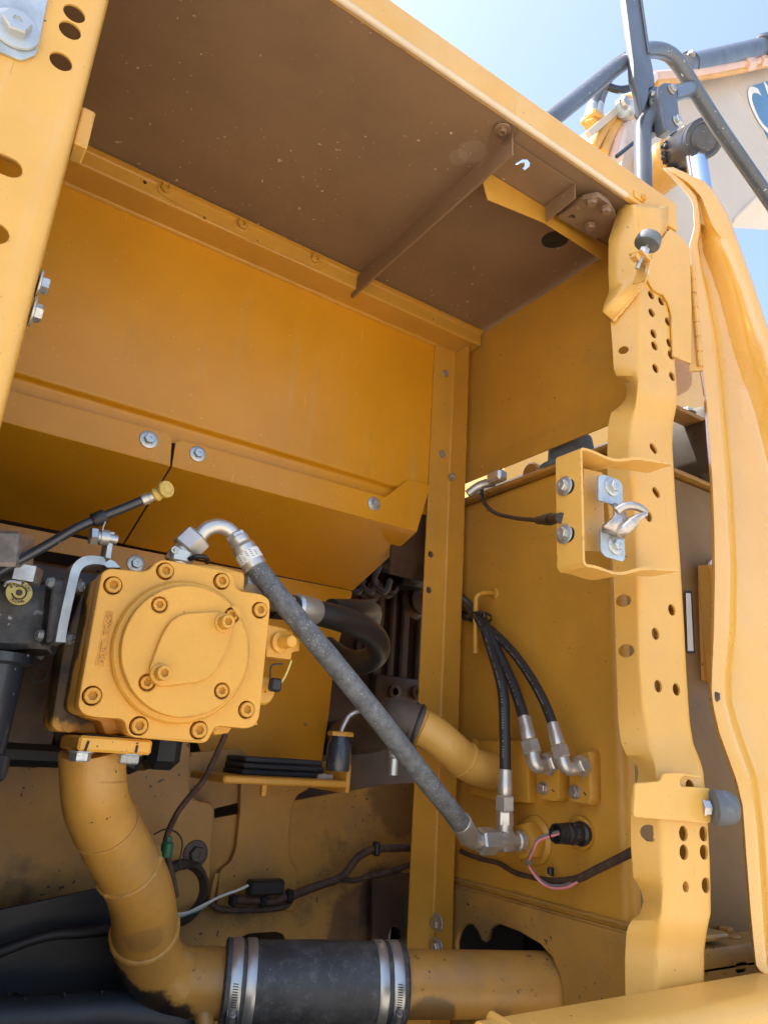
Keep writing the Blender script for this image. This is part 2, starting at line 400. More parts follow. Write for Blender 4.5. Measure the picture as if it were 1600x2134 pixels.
YF, YR, XR, ZR = .764, 1.333, 1.14, 2.625
YW = 1.405                                                 # firewall sheet
yi, yo, yd = M['yellow_in'], M['yellow_out'], M['yellow_dirty']
def cc(L, s, ox, oy): return [(ox+x/s, oy+y/s) for x, y in L]

# ------------------------------------------------------------------ engine enclosure behind everything
T = thing('engine_enclosure', 'dark sheet metal enclosure around the engine bay behind the yellow firewall', 'enclosure', (0, 2.6, .7))
b = NB(); box(b, (-.15, 2.0, 2.672), (2.68, 1.2, .012), bev=.003); ob('top_sheet', b, yo, T)
b = NB(); box(b, (.2, 2.62, 1.6), (3.4, .012, 2.1)); ob('far_panel', b, M['engine'], T)
b = NB(); box(b, (-.6, 1.7, 1.6), (.012, 1.9, 2.14)); ob('end_panel', b, M['engine'], T)
b = NB(); box(b, (1.03, YW+.06, 2.08), (.12, .006, .30)); ob('filler_strip', b, M['engine'], T)  # dark strip added to close a bright gap beside the corner post
b = NB(); box(b, (.3, 1.75, .74), (2.2, 1.8, .012)); ob('belly_pan', b, M['oily'], T)

# ------------------------------------------------------------------ roof
T = thing('compartment_roof', 'overhanging sheet metal roof with dusty brown underside and pale yellow front lip', 'roof panel', (.4, 1.05, ZR))
fz = FZ(ZR)
J = [(1070, 344), (1077, 339), (1088, 332), (1098, 332), (1104, 339), (1103, 347), (1093, 356), (1087, 353), (1093, 346), (1093, 340), (1084, 341), (1075, 345)]
hole_r = fz.px(1156, 500)
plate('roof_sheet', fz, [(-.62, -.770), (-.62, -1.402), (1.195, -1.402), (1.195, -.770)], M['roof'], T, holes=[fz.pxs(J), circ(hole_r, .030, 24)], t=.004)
fs = Fr((0, 0, 0), Y_, Z_)                                  # section plane, n = +X
lip = bend_bm([(.7745, ZR-.0015), (YF, ZR-.0015), (YF, 2.702), (.81, 2.702)], -.004, fs, -.62, 1.200, r=.011, n=5)
ob('front_lip', lip, yo, T)
# hat rib crossing the underside
p0 = O(761, 561, z=ZR-.004); p1 = O(763, 596, x=p0.x)
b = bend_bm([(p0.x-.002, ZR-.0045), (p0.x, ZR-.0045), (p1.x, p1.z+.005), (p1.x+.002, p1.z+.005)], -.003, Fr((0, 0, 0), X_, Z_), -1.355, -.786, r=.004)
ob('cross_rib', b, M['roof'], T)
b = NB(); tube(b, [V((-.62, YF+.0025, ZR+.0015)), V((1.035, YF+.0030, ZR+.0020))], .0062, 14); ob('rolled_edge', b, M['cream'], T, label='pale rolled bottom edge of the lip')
fast('nut', O(1046, 270, z=ZR-.004), -Z_, .009, M['roof'], T, 'weld_nut')
lathe_b = NB(); lathe(lathe_b, O(1046, 270, z=ZR-.004), -Z_, [(.016, 0), (.015, .0012), (.011, .002), (0, .002)], 24); ob('nut_plate', lathe_b, M['roof'], T)
b = NB(); lathe(b, fz.w(*hole_r, .0), Z_, [(.034, .003), (.034, .05), (0, .05)], 20); ob('hole_dark_cap', b, M['rubber'], T)  # dark cap added over the hole to shut out the sky
# tray in the front corner: flat plate with a hanging rear flange and a cross flange
TY = .884
fz2 = FZ(ZR-.0065)
xa, xb, xc = p1.x+.006, .917, 1.125
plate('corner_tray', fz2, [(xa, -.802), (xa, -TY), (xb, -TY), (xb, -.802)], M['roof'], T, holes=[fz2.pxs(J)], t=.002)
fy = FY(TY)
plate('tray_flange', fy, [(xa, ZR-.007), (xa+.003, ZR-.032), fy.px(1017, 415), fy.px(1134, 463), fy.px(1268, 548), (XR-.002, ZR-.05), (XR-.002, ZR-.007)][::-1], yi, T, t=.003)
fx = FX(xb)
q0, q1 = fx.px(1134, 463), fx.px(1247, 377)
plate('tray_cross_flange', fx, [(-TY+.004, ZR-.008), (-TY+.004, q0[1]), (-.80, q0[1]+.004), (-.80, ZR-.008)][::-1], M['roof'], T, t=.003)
# hinge reinforcement in the corner
f3 = FZ(ZR-.030)
plate('hinge_reinforcement', f3, rnd(f3.pxs([(1160, 452), (1215, 415), (1245, 408), (1268, 424), (1283, 450), (1279, 475), (1266, 488), (1240, 498)]), .006), M['roof'], T,
      holes=[circ(f3.px(1191, 452), .007, 14)], t=.012)
for u, v in ((1232, 418), (1230, 470), (1262, 435)):
    fast('hex', O(u, v, z=ZR-.042), -Z_, .010, M['roof'], T, 'bolt')
fast('hex', O(1337, 413, y=YF-.001), -Y_, .0075, M['yellow'], T, 'bolt')
b = NB(); q = O(1330, 408, y=YF-.002); box(b, q, (.026, .004, .017), bev=.001); ob('bolt_pad', b, yo, T)

# ------------------------------------------------------------------ firewall with its top rail
T = thing('firewall_panel', 'large saturated yellow sheet metal firewall under the brown roof', 'firewall', (.5, YW, 2.3))
zf = 2.581
fw_prof = [(YW, zf+.04), (YW, 2.135), (YW+.018, 2.128), (YW+.018, 1.985)]
s0 = O(30, 778, y=YW); s1 = O(800, 1002, y=YW)
zs = (s0.z+s1.z)/2
xe = O(936, 900, y=YW).x
b = bend_bm([(YW, zf+.02), (YW, zs), (YW+.016, zs-.006), (YW+.016, zs-.045)], .003, fs, -.5, xe, r=.006, n=4)
ob('sheet', b, M['yellow'], T)
xre = O(1002, 700, y=YR).x
b = bend_bm([(YR-.012, ZR-.005), (YR, ZR-.007), (YR, zf), (YW-.0015, zf-.001), (YW-.0015, zf-.010)], .003, fs, -.5, xre, r=.006, n=4)
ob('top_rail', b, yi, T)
ry = FY(YR-.0005)
for u, v in ((345, 394), (503, 469), (655, 541)):
    fast('nut', O(u, v, y=YR-.0012), -Y_, .0125, yi, T, 'weld_nut')
for u, v, r in ((302, 379, .004), (480, 462, .004), (574, 506, .006), (598, 517, .006)):
    hb = NB(); lathe(hb, O(u, v, y=YR-.0008), -Y_, [(r, -.001), (r, .0003), (r*.9, .0004)], 14); ob('drain_hole', hb, M['ink'], T)
plate('rail_doubler', ry.lift(.0015), ry.pxs([(325, 372), (640, 520), (692, 545), (665, 562), (640, 552), (520, 500), (345, 412)]), yi, T, t=.0015, rr=.008)
for u, v in ((925, 780), (918, 948)):
    fast('bolt', O(u, v, y=YW), -Y_, .0105, M['worn'], T)

# ------------------------------------------------------------------ heat shields below the step
YS = YW-.008
FS = FY(YS)
f0, f1 = O(-60, 866, y=YS), O(868, 1112, y=YS)
zfold = (O(0, 880, y=YS).z+O(360, 968, y=YS).z+f1.z)/3
hb_ = O(735, 1231, x=f1.x)                                   # lower right corner of the sloping face
sl = Fr((0, YS, zfold), X_, V((0, YS-hb_.y, zfold-hb_.z)))
LS = math.hypot(YS-hb_.y, zfold-hb_.z)
xs = O(357, 970, y=YS).x                                     # the seam between both shields
def shield(label, x0, x1, top, cornercut):
    T = thing('heat_shield', label, 'heat shield', ((x0+x1)/2, YS, zfold))
    zt = lambda u, v: FS.px(u, v)
    plate('upper_flange', FS, top, M['yellow'], T, t=.003, rr=.004)
    xr_s = x1
    sb = sl.px(735, 1231)
    pol = [(x0, .001), (x0, -LS), (x1 if not cornercut else sb[0], -LS), (x1, .001)]
    plate('sloping_face', sl, pol, M['yellow'], T, t=.003)
    return T
zt0 = zfold
T1 = shield('left heat shield sheet with two upper bolts beside the seam', -.45, xs-.002,
       [(-.45, zfold), (xs-.002, zfold), FS.px(358, 918), FS.px(352, 903), FS.px(25, 815), (-.45, FS.px(25, 815)[1]-.002)], False)
T2 = shield('right heat shield sheet with angled end and notched top corner', xs+.002, f1.x,
       [(xs+.0015, zfold), (f1.x, zfold), FS.px(897, 1011), FS.px(885, 1008), FS.px(848, 1001), FS.px(803, 1036), FS.px(378, 917), FS.px(366, 923)], True)
T1['label'] = 'left heat shield sheet with one flange bolt beside the seam'
fast('bolt', O(310, 916, y=YS), -Y_, .0115, M['zinc'], T1)
for u, v in ((412, 946), (779, 1050)):
    fast('bolt', O(u, v, y=YS), -Y_, .0105, M['zinc'], T2)
# vertical apron under the sloping faces
YA = hb_.y
FA = FY(YA)
ap = FA.pxs([(-140, 1062), (0, 1090), (735, 1232), (704, 1345), (692, 1420), (685, 1490), (668, 1600), (430, 1600), (310, 1260), (240, 1172), (0, 1132), (-140, 1105)])
plate('apron', FA, ap, M['yellow'], T2, t=.004, rr=.01)
fast('bolt', O(283, 1175, y=YA), -Y_, .0125, M['zinc'], T1)
fast('hex', O(636, 1510, y=YA), -Y_, .004, yd, T2)

# ------------------------------------------------------------------ front post (near, left)
T = thing('front_post', 'wide pale yellow post at the left edge with row of round holes and long slot', 'post', (-.05, YF, .9))
FP = FY(YF)
xe = (FP.px(228, 0)[0]+FP.px(0, 868)[0])/2
hl = [circ(FP.px(u, v), .0125, 20) for u, v in ((155, 27), (146, 62), (127, 127))]
hl.append(slot((FP.px(10, 343)[0]-.01, FP.px(10, 343)[1]), .03, .0125))
hl.append(circ(FP.px(-8, 485), .0125, 18))
b = bend_bm([(-.26, YF), (xe, YF), (xe+.004, YF+.06)], .003, Fr((0, 0, 0), X_, Y_), .8, 2.7, r=.011, n=5)
me = mesh_of(b); cb = NB()
for L in hl:
    grid(cb, [[V((x, YF-.03, z)) for x, z in L], [V((x, YF+.012, z)) for x, z in L]], closed=True, caps=True)
me = cut(me, cb); ob('sheet', me, yo, T)
pk = NB(); box(pk, (-.02, YF+.05, 2.05), (.02, .02, .5)); 
pb = FP.lift(.0045)
MP = plate('mounting_plate', pb, rnd(pb.pxs([(-80, -60), (112, -60), (76, 112), (44, 124), (-80, 72)]), .004), M['galv'], T, t=.004, bev=.0008)
fast('bolt', O(32, 62, y=YF-.005), -Y_, .0155, M['galv'], MP)
for u, v in ((84, 590), (70, 648)):
    q = O(u-5, v, x=xe+.004)
    fast('bolt', q, X_, .0105, M['zinc'], T)
q = O(143, 345, x=xe+.006)
b = NB(); box(b, (xe+.012, q.y, (O(150, 310, x=xe+.012).z+O(140, 405, x=xe+.012).z)/2), (.016, .034, .058), bev=.002)
ob('weld_block', b, yo, T)

# ------------------------------------------------------------------ inner corner post (angle section)
T = thing('corner_post', 'slim folded yellow corner post between firewall and tank wall', 'post', (1.03, YW, .9))
YP = YW-.004
FPp = FY(YP)
xl, xf = FPp.px(884, 1200)[0], FPp.px(933, 1100)[0]
yr = O(963, 1000, x=xf).y
b = bend_bm([(xl, YP), (xf, YP), (xf+.006, yr-.002)], .003, Fr((0, 0, 0), X_, Y_), .9, 2.575, r=.006, n=4)
me = mesh_of(b); cb = NB()
for u, v in ((908, 1152), (904, 1227)):
    lathe(cb, O(u, v, y=YP-.02), Y_, [(.0085, 0), (.0085, .05)], 18)
ob('angle', cut(me, cb), yi, T)
fast('bolt', O(942, 994, x=xf), -X_, .0075, M['worn'], T)
for u, v in ((911, 1924), (911, 1975)):
    fast('bolt', O(u, v, x=xf), -X_, .0115, M['worn'], T)

# unseen panels added left of and below the opening to keep light out
T = thing('light_block_panels', 'unseen yellow panels added left of and below the opening to block light', 'body panel', (-.45, .78, 1.0))
b = NB(); box(b, (-.44, .775, 1.735), (.40, .012, 1.93), None, .004); ob('left_light_block', b, yo, T)
b = NB(); box(b, (.0, .80, .80), (1.26, .05, .42), None, .010, 2); ob('low_light_block', b, yo, T)
# ------------------------------------------------------------------ pressed door pillar
T = thing('door_pillar', 'tall pressed pillar with scalloped left edge and many round holes beside the open door', 'pillar', (1.08, YF, 1.2))
pL = [(1297, 425), (1281, 470), (1270, 500), (1269, 600), (1272, 670), (1276, 720), (1279, 778), (1290, 788), (1301, 796), (1307, 812), (1303, 832), (1290, 847), (1273, 860), (1267, 885), (1265, 950), (1267, 1050),
      (1272, 1120), (1278, 1200), (1284, 1380), (1288, 1500), (1293, 1545), (1304, 1573), (1318, 1585), (1328, 1600), (1331, 1618), (1325, 1640), (1316, 1655), (1314, 1690), (1315, 1780), (1320, 1830), (1334, 1852), (1340, 1880), (1334, 1905), (1312, 1922), (1305, 1945), (1302, 2000), (1303, 2085)]
pF = [(1322, 425), (1330, 560), (1334, 640), (1334, 760), (1327, 830), (1318, 900), (1316, 960), (1328, 1100), (1332, 1250), (1335, 1380), (1343, 1468), (1360, 1560), (1371, 1620), (1378, 1700), (1381, 1733), (1384, 1840), (1377, 1945), (1373, 2000), (1371, 2085)]
pR = [(1388, 425), (1395, 480), (1398, 600), (1403, 640), (1410, 741), (1416, 815), (1415, 845), (1409, 872), (1406, 925), (1413, 1042), (1423, 1172), (1431, 1303), (1436, 1400), (1443, 1504), (1451, 1552), (1464, 1582), (1472, 1608), (1480, 1698), (1486, 1804), (1488, 1905), (1480, 1940), (1474, 1985), (1474, 2085)]
rows = []
NR = 130
for i in range(NR+1):
    v = 425 + (2085-425)*i/NR
    uL, uF, uR = itp(pL, v), itp(pF, v), itp(pR, v)
    # joggle: the middle length sits about 15 mm deeper than the two ends
    def sm(a, b_, x): t = min(1, max(0, (x-a)/(b_-a))); return t*t*(3-2*t)
    dj = .024*sm(800, 900, v)*(1-sm(1530, 1640, v)) + .016*sm(1890, 1990, v)
    y0 = YF-.004+dj
    PL, PF, PR = O(uL, v, y=y0+.046), O(uF, v, y=y0), O(uR, v, y=y0)
    r = []
    for t in (0, .3, .6, .82): r.append(PL.lerp(PF, t))
    a, c_ = PL.lerp(PF, .90), PF.lerp(PR, .10)
    for t in (0, .25, .5, .75, 1): r.append(a*(1-t)**2+PF*2*t*(1-t)+c_*t*t)
    for t in (.25, .45, .65, .8): r.append(PF.lerp(PR, t))
    d1 = PF.lerp(PR, .88); co = PR+V((.002, .001, 0)); d2 = PR+V((.003, .016, 0))
    for t in (0, .25, .5, .75, 1): r.append(d1*(1-t)**2+co*2*t*(1-t)+d2*t*t)
    r.append(PR+V((.004, .07, 0)))
    rows.append(r)
b = NB(); grid(b, rows); me = solid(mesh_of(b), .004, -1)
cb = NB()
def ph(u, v, r, y=YF, dx=0, L=0):
    q = O(u, v, y=y)
    if L:
        pts = slot((0, 0), L, r, rot=-.6); 
        grid(cb, [[V((q.x+a, yy, q.z+c)) for a, c in pts] for yy in (y-.03, y+.035)], closed=True, caps=True)
    else:
        lathe(cb, q-(Y_+X_*dx).normalized()*.035, Y_+X_*dx, [(r, 0), (r, .072)], 18)
for u, v in ((1353, 616), (1374, 629), (1354, 653), (1388, 672), (1358, 697), (1391, 716), (1360, 722), (1394, 741), (1362, 769), (1397, 786)): ph(u, v, .0098)
ph(1391, 649, .0050)
for u, v, r in ((1294, 741, .0088), (1302, 1249, .0110), (1307, 1355, .0110), (1342, 1733, .0122)): ph(u, v, r, YF+.040, .8)
for u, v in ((1369, 932), (1375, 1024)): ph(u, v, .0078, YF+.012, L=.008)
for u, v in ((1359, 1074), (1408, 1270), (1374, 1320), (1380, 1430), (1418, 1437)): ph(u, v, .0105, YF+.012)
for u, v in ((1419, 1737), (1461, 1738), (1420, 1776), (1462, 1776), (1466, 1845), (1433, 1640)): ph(u, v, .0112)
ph(1424, 1848, .0080)
me = cut(me, cb); ob('pressed_channel', me, yo, T)
b = NB(); q = O(1424, 1848, y=YF+.001)
lathe(b, q, -Y_, [(.0165, -.002), (.0165, .002), (.015, .004), (.0085, .004), (.0078, .002), (.0085, -.002), (.0076, -.006), (.0084, -.01), (.0076, -.014), (.008, -.02)], 20, caps=False)
ob('weld_nut', b, yo, T)
# doubler welded on the upper left and gusset on the upper right
dl = [(1291, 428), (1279, 470), (1268, 502), (1267, 560), (1269, 612), (1254, 650), (1276, 668)]
def upt(L, t):
    n = len(L)-1; k = min(int(t*n), n-1); f = t*n-k
    return (L[k][0]*(1-f)+L[k+1][0]*f, L[k][1]*(1-f)+L[k+1][1]*f)
dr = [(1324, 428), (1328, 470), (1331, 502), (1333, 540), (1334, 560), (1334, 580), (1332, 600)]
de = [(1390, 432), (1389, 470), (1372, 500), (1356, 530), (1350, 550), (1347, 565), (1346, 578)]
rows = []
for i in range(25):
    t = i/24; a, c_, e = upt(dl, t), upt(dr, t), upt(de, t)
    y0 = YF-.0085
    PL, PF, PE = O(*a, y=y0+.045), O(*c_, y=y0), O(*e, y=y0)
    A, B_ = PL.lerp(PF, .82), PF.lerp(PE, .2)
    rows.append([PL, PL.lerp(PF, .5), A]+[A*(1-q)**2+PF*2*q*(1-q)+B_*q*q for q in (.25, .5, .75)]+[B_, PF.lerp(PE, .6), PE])
b = NB(); grid(b, rows); me = solid(mesh_of(b), .0035, -1); ob('upper_doubler', me, yo, T, label='doubler plate welded across the upper left of the pillar')
b = NB(); wl = [O(u, v, y=y) for u, v, y in ((1347, 579, YF-.007), (1332, 601, YF-.006), (1310, 630, YF+.010), (1277, 669, YF+.034))]
tube(b, crv(wl, 8), [.0035+.0012*math.sin(i*2.3) for i in range(25)], 8); ob('weld_bead', b, yo, T)
gq = FY(YF-.0095)
plate('upper_gusset', gq, gq.pxs([(1397, 476), (1415, 490), (1437, 516), (1441, 640), (1440, 757), (1403, 742), (1399, 650), (1392, 628), (1383, 615), (1362, 603), (1348, 579), (1360, 525), (1390, 482)]), yo, T, t=.004, holes=[circ(gq.px(1367, 487), .0035, 12)] if False else ())
# dark returns seen between pillar and door
fq = FY(YF+.09)
plate('rear_return', fq, fq.pxs([(1400, 735), (1441, 745), (1442, 800), (1432, 815), (1412, 826), (1400, 826)]), yo, T, t=.004, rr=.004)
# strap bracket with a slotted ear, carries the lower rubber stop
FB = FY(YF-.016)
plate('stop_strap', FB, rnd(FB.pxs([(1324, 1632), (1376, 1629), (1382, 1612), (1412, 1611), (1460, 1616), (1461, 1623), (1424, 1617), (1416, 1627), (1418, 1639), (1478, 1643), (1483, 1655), (1483, 1705), (1478, 1717), (1320, 1703)]), .006), yo, T, t=.005, bev=.001)
b = NB(); q0, q1 = O(1330, 1640, y=YF-.012), O(1330, 1700, y=YF-.012)
plate('strap_foot', FX(O(1478, 1680, y=YF-.016).x+.004), [(-(YF-.012), O(1478, 1712, y=YF-.016).z), (-(YF-.012), O(1478, 1648, y=YF-.016).z), (-(YF+.05), O(1478, 1648, y=YF-.016).z), (-(YF+.05), O(1478, 1712, y=YF-.016).z)][::-1], yo, T, t=.004)

# rubber stop on the strap
T = thing('rubber_stop', 'grey rubber stop screwed to the strap low on the pillar', 'bumper stop', O(1500, 1685, y=YF-.03), 'rubber door stops')
a = O(1462, 1683, y=YF-.012); ax = (O(1540, 1684, y=YF-.045)-a).normalized()
b = NB(); lathe(b, a, ax, [(.0135, 0), (.0135, .004), (.0118, .005), (.0118, .012), (.006, .013), (.006, .02)], 6); ob('hex_nut', b, M['zinc'], T)
b = NB(); lathe(b, a+ax*.015, ax, [(.018, 0), (.0262, .003), (.0270, .010), (.0262, .024), (.0235, .034), (.018, .039), (.010, .041), (0, .0415)], 30); ob('rubber_head', b, M['rubber_grey'], T)
# rubber stop up on its bent bracket
T = thing('rubber_stop', 'dark grey rubber stop on a small bent bracket near the top of the pillar', 'bumper stop', O(1335, 540, y=YF-.05), 'rubber door stops')
c0 = O(1330, 522, y=YF-.052)
ax = (Z_*1.0+X_*.25-Y_*.30).normalized()
hc = O(1350, 503, y=YF-.062)
b = NB(); lathe(b, hc-ax*.008, ax, [(.016, -.001), (.0235, 0), (.0245, .004), (.0235, .012), (.0215, .020), (.016, .0235), (0, .0245)], 28); ob('rubber_head', b, M['rubber_grey'], T)
b = NB(); nutseg(b, hc-ax*.031, hc-ax*.016, .0095); seg(b, hc-ax*.05, hc-ax*.006, [(.0042, 0), (.0042, 1)], 12); ob('stud', b, M['zinc'], T)
fb = Fr(hc-ax*.032, X_-ax*ax.x, (ax.cross(X_)))
nrm = ax
A_ = (X_-ax*ax.x).normalized(); B_ = ax.cross(A_)
b = NB()
m_ = Matrix((A_, B_, ax)).transposed().to_4x4(); m_.translation = hc-ax*.034
box(b, (.002, .004, 0), (.036, .030, .004), m_, .001)
m2 = m_ @ Matrix.Translation((.019, .004, -.022)) @ Matrix.Rotation(math.radians(84), 4, 'Y'); box(b, (0, 0, 0), (.044, .030, .004), m2, .001)
box(b, (-.010, .004, -.008), (.014, .014, .012), m_, .001)
ob('bent_bracket', b, yo, T)
for k in range(5):
    pass
b = NB(); lathe(b, hc-ax*.062, ax, [(.0042 if i % 2 else .0036, i*.002) for i in range(12)], 12); ob('stud_thread', b, M['zinc'], T)
fast('bolt', m_ @ V((.022, .004, -.020)), X_*.8-Y_*.6, .0085, M['zinc'], T)

# ------------------------------------------------------------------ latch bracket on the pillar and the striker it carries
T = thing('latch_bracket', 'deep yellow strap bracket standing off the middle of the pillar', 'bracket', (.93, .74, 1.9))
YL = .718
xlg = O(1212, 1080, y=YL).x
yfar = O(1159, 1080, x=xlg).y
zt = (O(1212, 932, x=xlg).z if False else O(1212, 931, y=YL).z); zb_ = O(1216, 1180, y=YL).z
arm_x = O(1365, 972, y=.752).x; arm_z1 = O(1365, 975, y=.752).z; arm_z0 = O(1378, 1198, y=.752).z
def arm(z0_, z1_):
    P = []
    for i in range(25):
        t = i/24; x = xlg+.010+(arm_x-xlg-.010)*t
        d = 0 if t > .62 else -.010*math.sin(t/.62*math.pi)**2
        z = z0_+(z1_-z0_)*max(0, (t-.5)/.5)**1.3*1.0 if False else z0_+(z1_-z0_)*t
        P.append((x, z+d))
    return P
b = NB(); th = V((0, 0, .0045)); thx = V((.0045, 0, 0))
top_, bot_ = arm(zt, arm_z1), arm(zb_, arm_z0)
ctrl = [(x, z) for x, z in top_[::-1]]
for k in range(1, 6):
    a_ = math.pi/2+math.pi/2*k/6; ctrl.append((xlg+.010+.010*math.cos(a_), zt-.010+.010*math.sin(a_)))
for k in range(0, 7):
    a_ = math.pi+math.pi/2*k/6; ctrl.append((xlg+.010+.010*math.cos(a_), zb_+.010+.010*math.sin(a_)))
ctrl += bot_
rows = []
nC = len(ctrl)
for i, (x, z) in enumerate(ctrl):
    p, q = ctrl[max(i-1, 0)], ctrl[min(i+1, nC-1)]
    tx, tz = q[0]-p[0], q[1]-p[1]; L = math.hypot(tx, tz); nx, nz = -tz/L*.0048, tx/L*.0048
    rows.append([V((x, YL, z)), V((x, yfar, z)), V((x+nx, yfar, z+nz)), V((x+nx, YL, z+nz))])
grid(b, rows, closed=True, caps=True)
ob('strap', b, yo, T)
ip = FY(YL+.036)
plate('mounting_tab', ip, ip.pxs([(1216, 975), (1255, 985), (1262, 1150), (1216, 1148)]), yo, T, t=.004)
for v in (1013, 1113):
    fast('bolt', O(1176, v, x=xlg-.0005), -X_, .0098, M['zinc'], T)
b = NB()
for v in (1013, 1113):
    q = O(1184, v+1, x=xlg-.0002); lathe(b, q, -X_, [(.0128, 0), (.0128, .0003), (.01, .0004)], 18)
o_ = ob('bolt_slot', b, M['ink'], T)
T = thing('striker_plate', 'galvanised striker plate with worn steel hook bolted inside the bracket', 'latch striker', O(1275, 1080, y=YL+.01))
fs_ = FY(YL+.006)
UP = plate('upper_plate', fs_, rnd(fs_.pxs([(1247, 992), (1256, 988), (1290, 1000), (1297, 1012), (1299, 1062), (1283, 1060), (1277, 1052), (1247, 1042)]), .004), M['galv'], T, t=.004, bev=.0008)
LP = plate('lower_plate', fs_, rnd(fs_.pxs([(1252, 1103), (1265, 1088), (1300, 1100), (1303, 1160), (1299, 1171), (1262, 1160), (1252, 1148)]), .005), M['galv'], T, t=.004, bev=.0008)
for u, v in ((1274, 1015), (1281, 1136)):
    fast('bolt', O(u, v, y=YL+.006), -Y_, .0098, M['zinc'], UP if v < 1060 else LP)
# the bent tongue between the plates and the hook
rows = []
for pa, pb_, y in (((1277, 1050), (1299, 1058), YL+.004), ((1279, 1062), (1300, 1066), YL-.006), ((1280, 1074), (1304, 1080), YL-.012), ((1270, 1086), (1316, 1092), YL-.012), ((1256, 1096), (1300, 1118), YL-.004), ((1254, 1106), (1298, 1122), YL+.005)):
    a, c_ = O(*pa, y=y), O(*pb_, y=y); rows.append([a, a.lerp(c_, .5)+V((0, -.002, 0)), c_])
b = NB(); grid(b, rows); ob('bent_tongue', solid(mesh_of(b, 60), .005, 0), M['worn'], T, ang=50)
hk = [(1284, 1066, YL-.010), (1300, 1056, YL-.018), (1318, 1054, YL-.026), (1336, 1060, YL-.034), (1349, 1069, YL-.040)]
pts, rr = crv([O(u, v, y=y) for u, v, y in hk], 6, [.0075, .0075, .007, .006, .0035]); b = NB(); tube(b, pts, rr, 14)
hk = [(1347, 1070, YL-.039), (1330, 1078, YL-.032), (1318, 1088, YL-.024), (1300, 1104, YL-.014), (1284, 1112, YL-.004)]
pts, rr = crv([O(u, v, y=y) for u, v, y in hk], 6, [.0035, .0065, .010, .010, .006]); tube(b, pts, rr, 14)
ob('hook', b, M['worn'], T, ang=60)

# ------------------------------------------------------------------ upper side panel above the tank
T = thing('upper_bulkhead', 'brownish yellow upper bulkhead sheet closing the right end under the roof', 'bulkhead', (XR, 1.1, 2.4))
zfo = (O(965, 966, x=XR).z+O(1265, 846, x=XR).z)/2
zbo = (O(965, 1004, x=XR-.012).z+O(1262, 893, x=XR-.012).z)/2
fxz = Fr((0, 0, 0), X_, Z_)                                 # n = -Y
b = bend_bm([(XR, ZR-.006), (XR, zfo), (XR-.012, zbo)], .003, fxz, -1.399, -.80, r=.008)
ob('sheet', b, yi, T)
fast('hex', O(1004, 974, x=XR-.009), -X_, .005, yi, T, 'plug')
fast('hex', O(969, 893, x=XR), -X_, .004, yi, T, 'plug')

# ------------------------------------------------------------------ tank
ZT0 = (O(945, 1835, x=XR).z+O(1310, 1930, x=XR).z)/2
ZT1 = (O(970, 1047, x=XR).z+O(1155, 982, x=XR).z)/2
YT = .915
T = thing('hydraulic_tank', 'big yellow tank wall with valve blocks and bosses right of the corner post', 'tank', (1.4, 1.2, ZT0))
plate('front_shade_plate', FY(YT-.0008), rnd([(XR+.03, ZT0-.04), (1.95, ZT0-.04), (1.95, ZT1-.01), (XR+.03, ZT1-.01)], .01), M['brown'], T, t=.003)  # brown plate stands in for the door's shadow on the tank front
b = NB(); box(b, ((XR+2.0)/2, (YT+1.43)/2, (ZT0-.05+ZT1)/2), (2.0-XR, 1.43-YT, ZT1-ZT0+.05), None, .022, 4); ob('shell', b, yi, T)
b = NB(); box(b, ((XR+2.0)/2-.004, (YT+1.43)/2, ZT1+.004), (2.0-XR+.022, 1.43-YT+.03, .010), None, .003); ob('top_flange', b, yd, T)
FT = FX(XR-.0005)
wb = NB(); pts = [V((XR-.002, y, ZT0+.002)) for y in [.90+.02*i for i in range(26)]]
tube(wb, pts, [.004+.0012*random.random() for _ in pts], 8); ob('weld_bead', wb, yd, T)
# bosses
def boss(u, v, prof, name, mt, n=28, x=XR):
    b = NB(); lathe(b, O(u, v, x=x), -X_, prof, n); return ob(name, b, mt, T)
boss(1116, 1752, [(.046, -.002), (.046, .006), (.040, .012), (.034, .013)], 'boss', yi)
boss(1214, 1737, [(.030, -.002), (.030, .010), (.025, .014), (.0, .014)], 'sensor_boss', yi)
q = O(1112, 1753, x=XR-.012); b = NB(); lathe(b, q, -X_, [(.0345, 0), (.0355, .003), (.0355, .026), (.033, .030), (.022, .030)], 6, rot=.25); ob('boss_adapter', b, yi, T)
def vblock(pts, d, name='valve_block', rr=.003):
    f = FX(XR-d); return plate(name, f, rnd(f.pxs(pts), rr), yi, T, t=d, bev=.002)
vb1 = vblock([(1120, 1566), (1163, 1562), (1164, 1664), (1160, 1671), (1128, 1667), (1120, 1660)], .030)
vb2 = vblock([(1187, 1576), (1228, 1566), (1230, 1666), (1226, 1678), (1192, 1672), (1187, 1664)], .030)
vblock([(1150, 1566), (1178, 1565), (1182, 1670), (1150, 1672)], .006, 'weld_pad')
vblock([(1200, 1564), (1242, 1560), (1246, 1676), (1205, 1684)], .006, 'weld_pad')
vblock([(978, 1545), (1098, 1543), (1102, 1674), (1030, 1668), (978, 1655)], .024, 'flange_block')
vblock([(1050, 1545), (1108, 1543), (1112, 1677), (1050, 1676)], .006, 'weld_pad')
fast('bolt', O(989, 1556, x=XR-.024), -X_, .0095, yi, T)
for u, v in ((1132, 1643), (1199, 1651)):
    fast('hex', O(u, v, x=XR-.030), -X_, .0105, M['worn'], vb1 if u < 1160 else vb2)
for u, v, w in ((1151, 1600, .10), (1152, 1648, .2), (1219, 1606, .1), (1219, 1655, .5)):
    b = NB(); q = O(u, v, x=XR-.0302); box(b, q, (.0006, .008, .0022), Matrix.Translation(q) @ Matrix.Rotation(w+.2, 4, 'X') @ Matrix.Translation(-q)); ob('paint_mark', b, M['ink'], vb1 if u < 1160 else vb2)
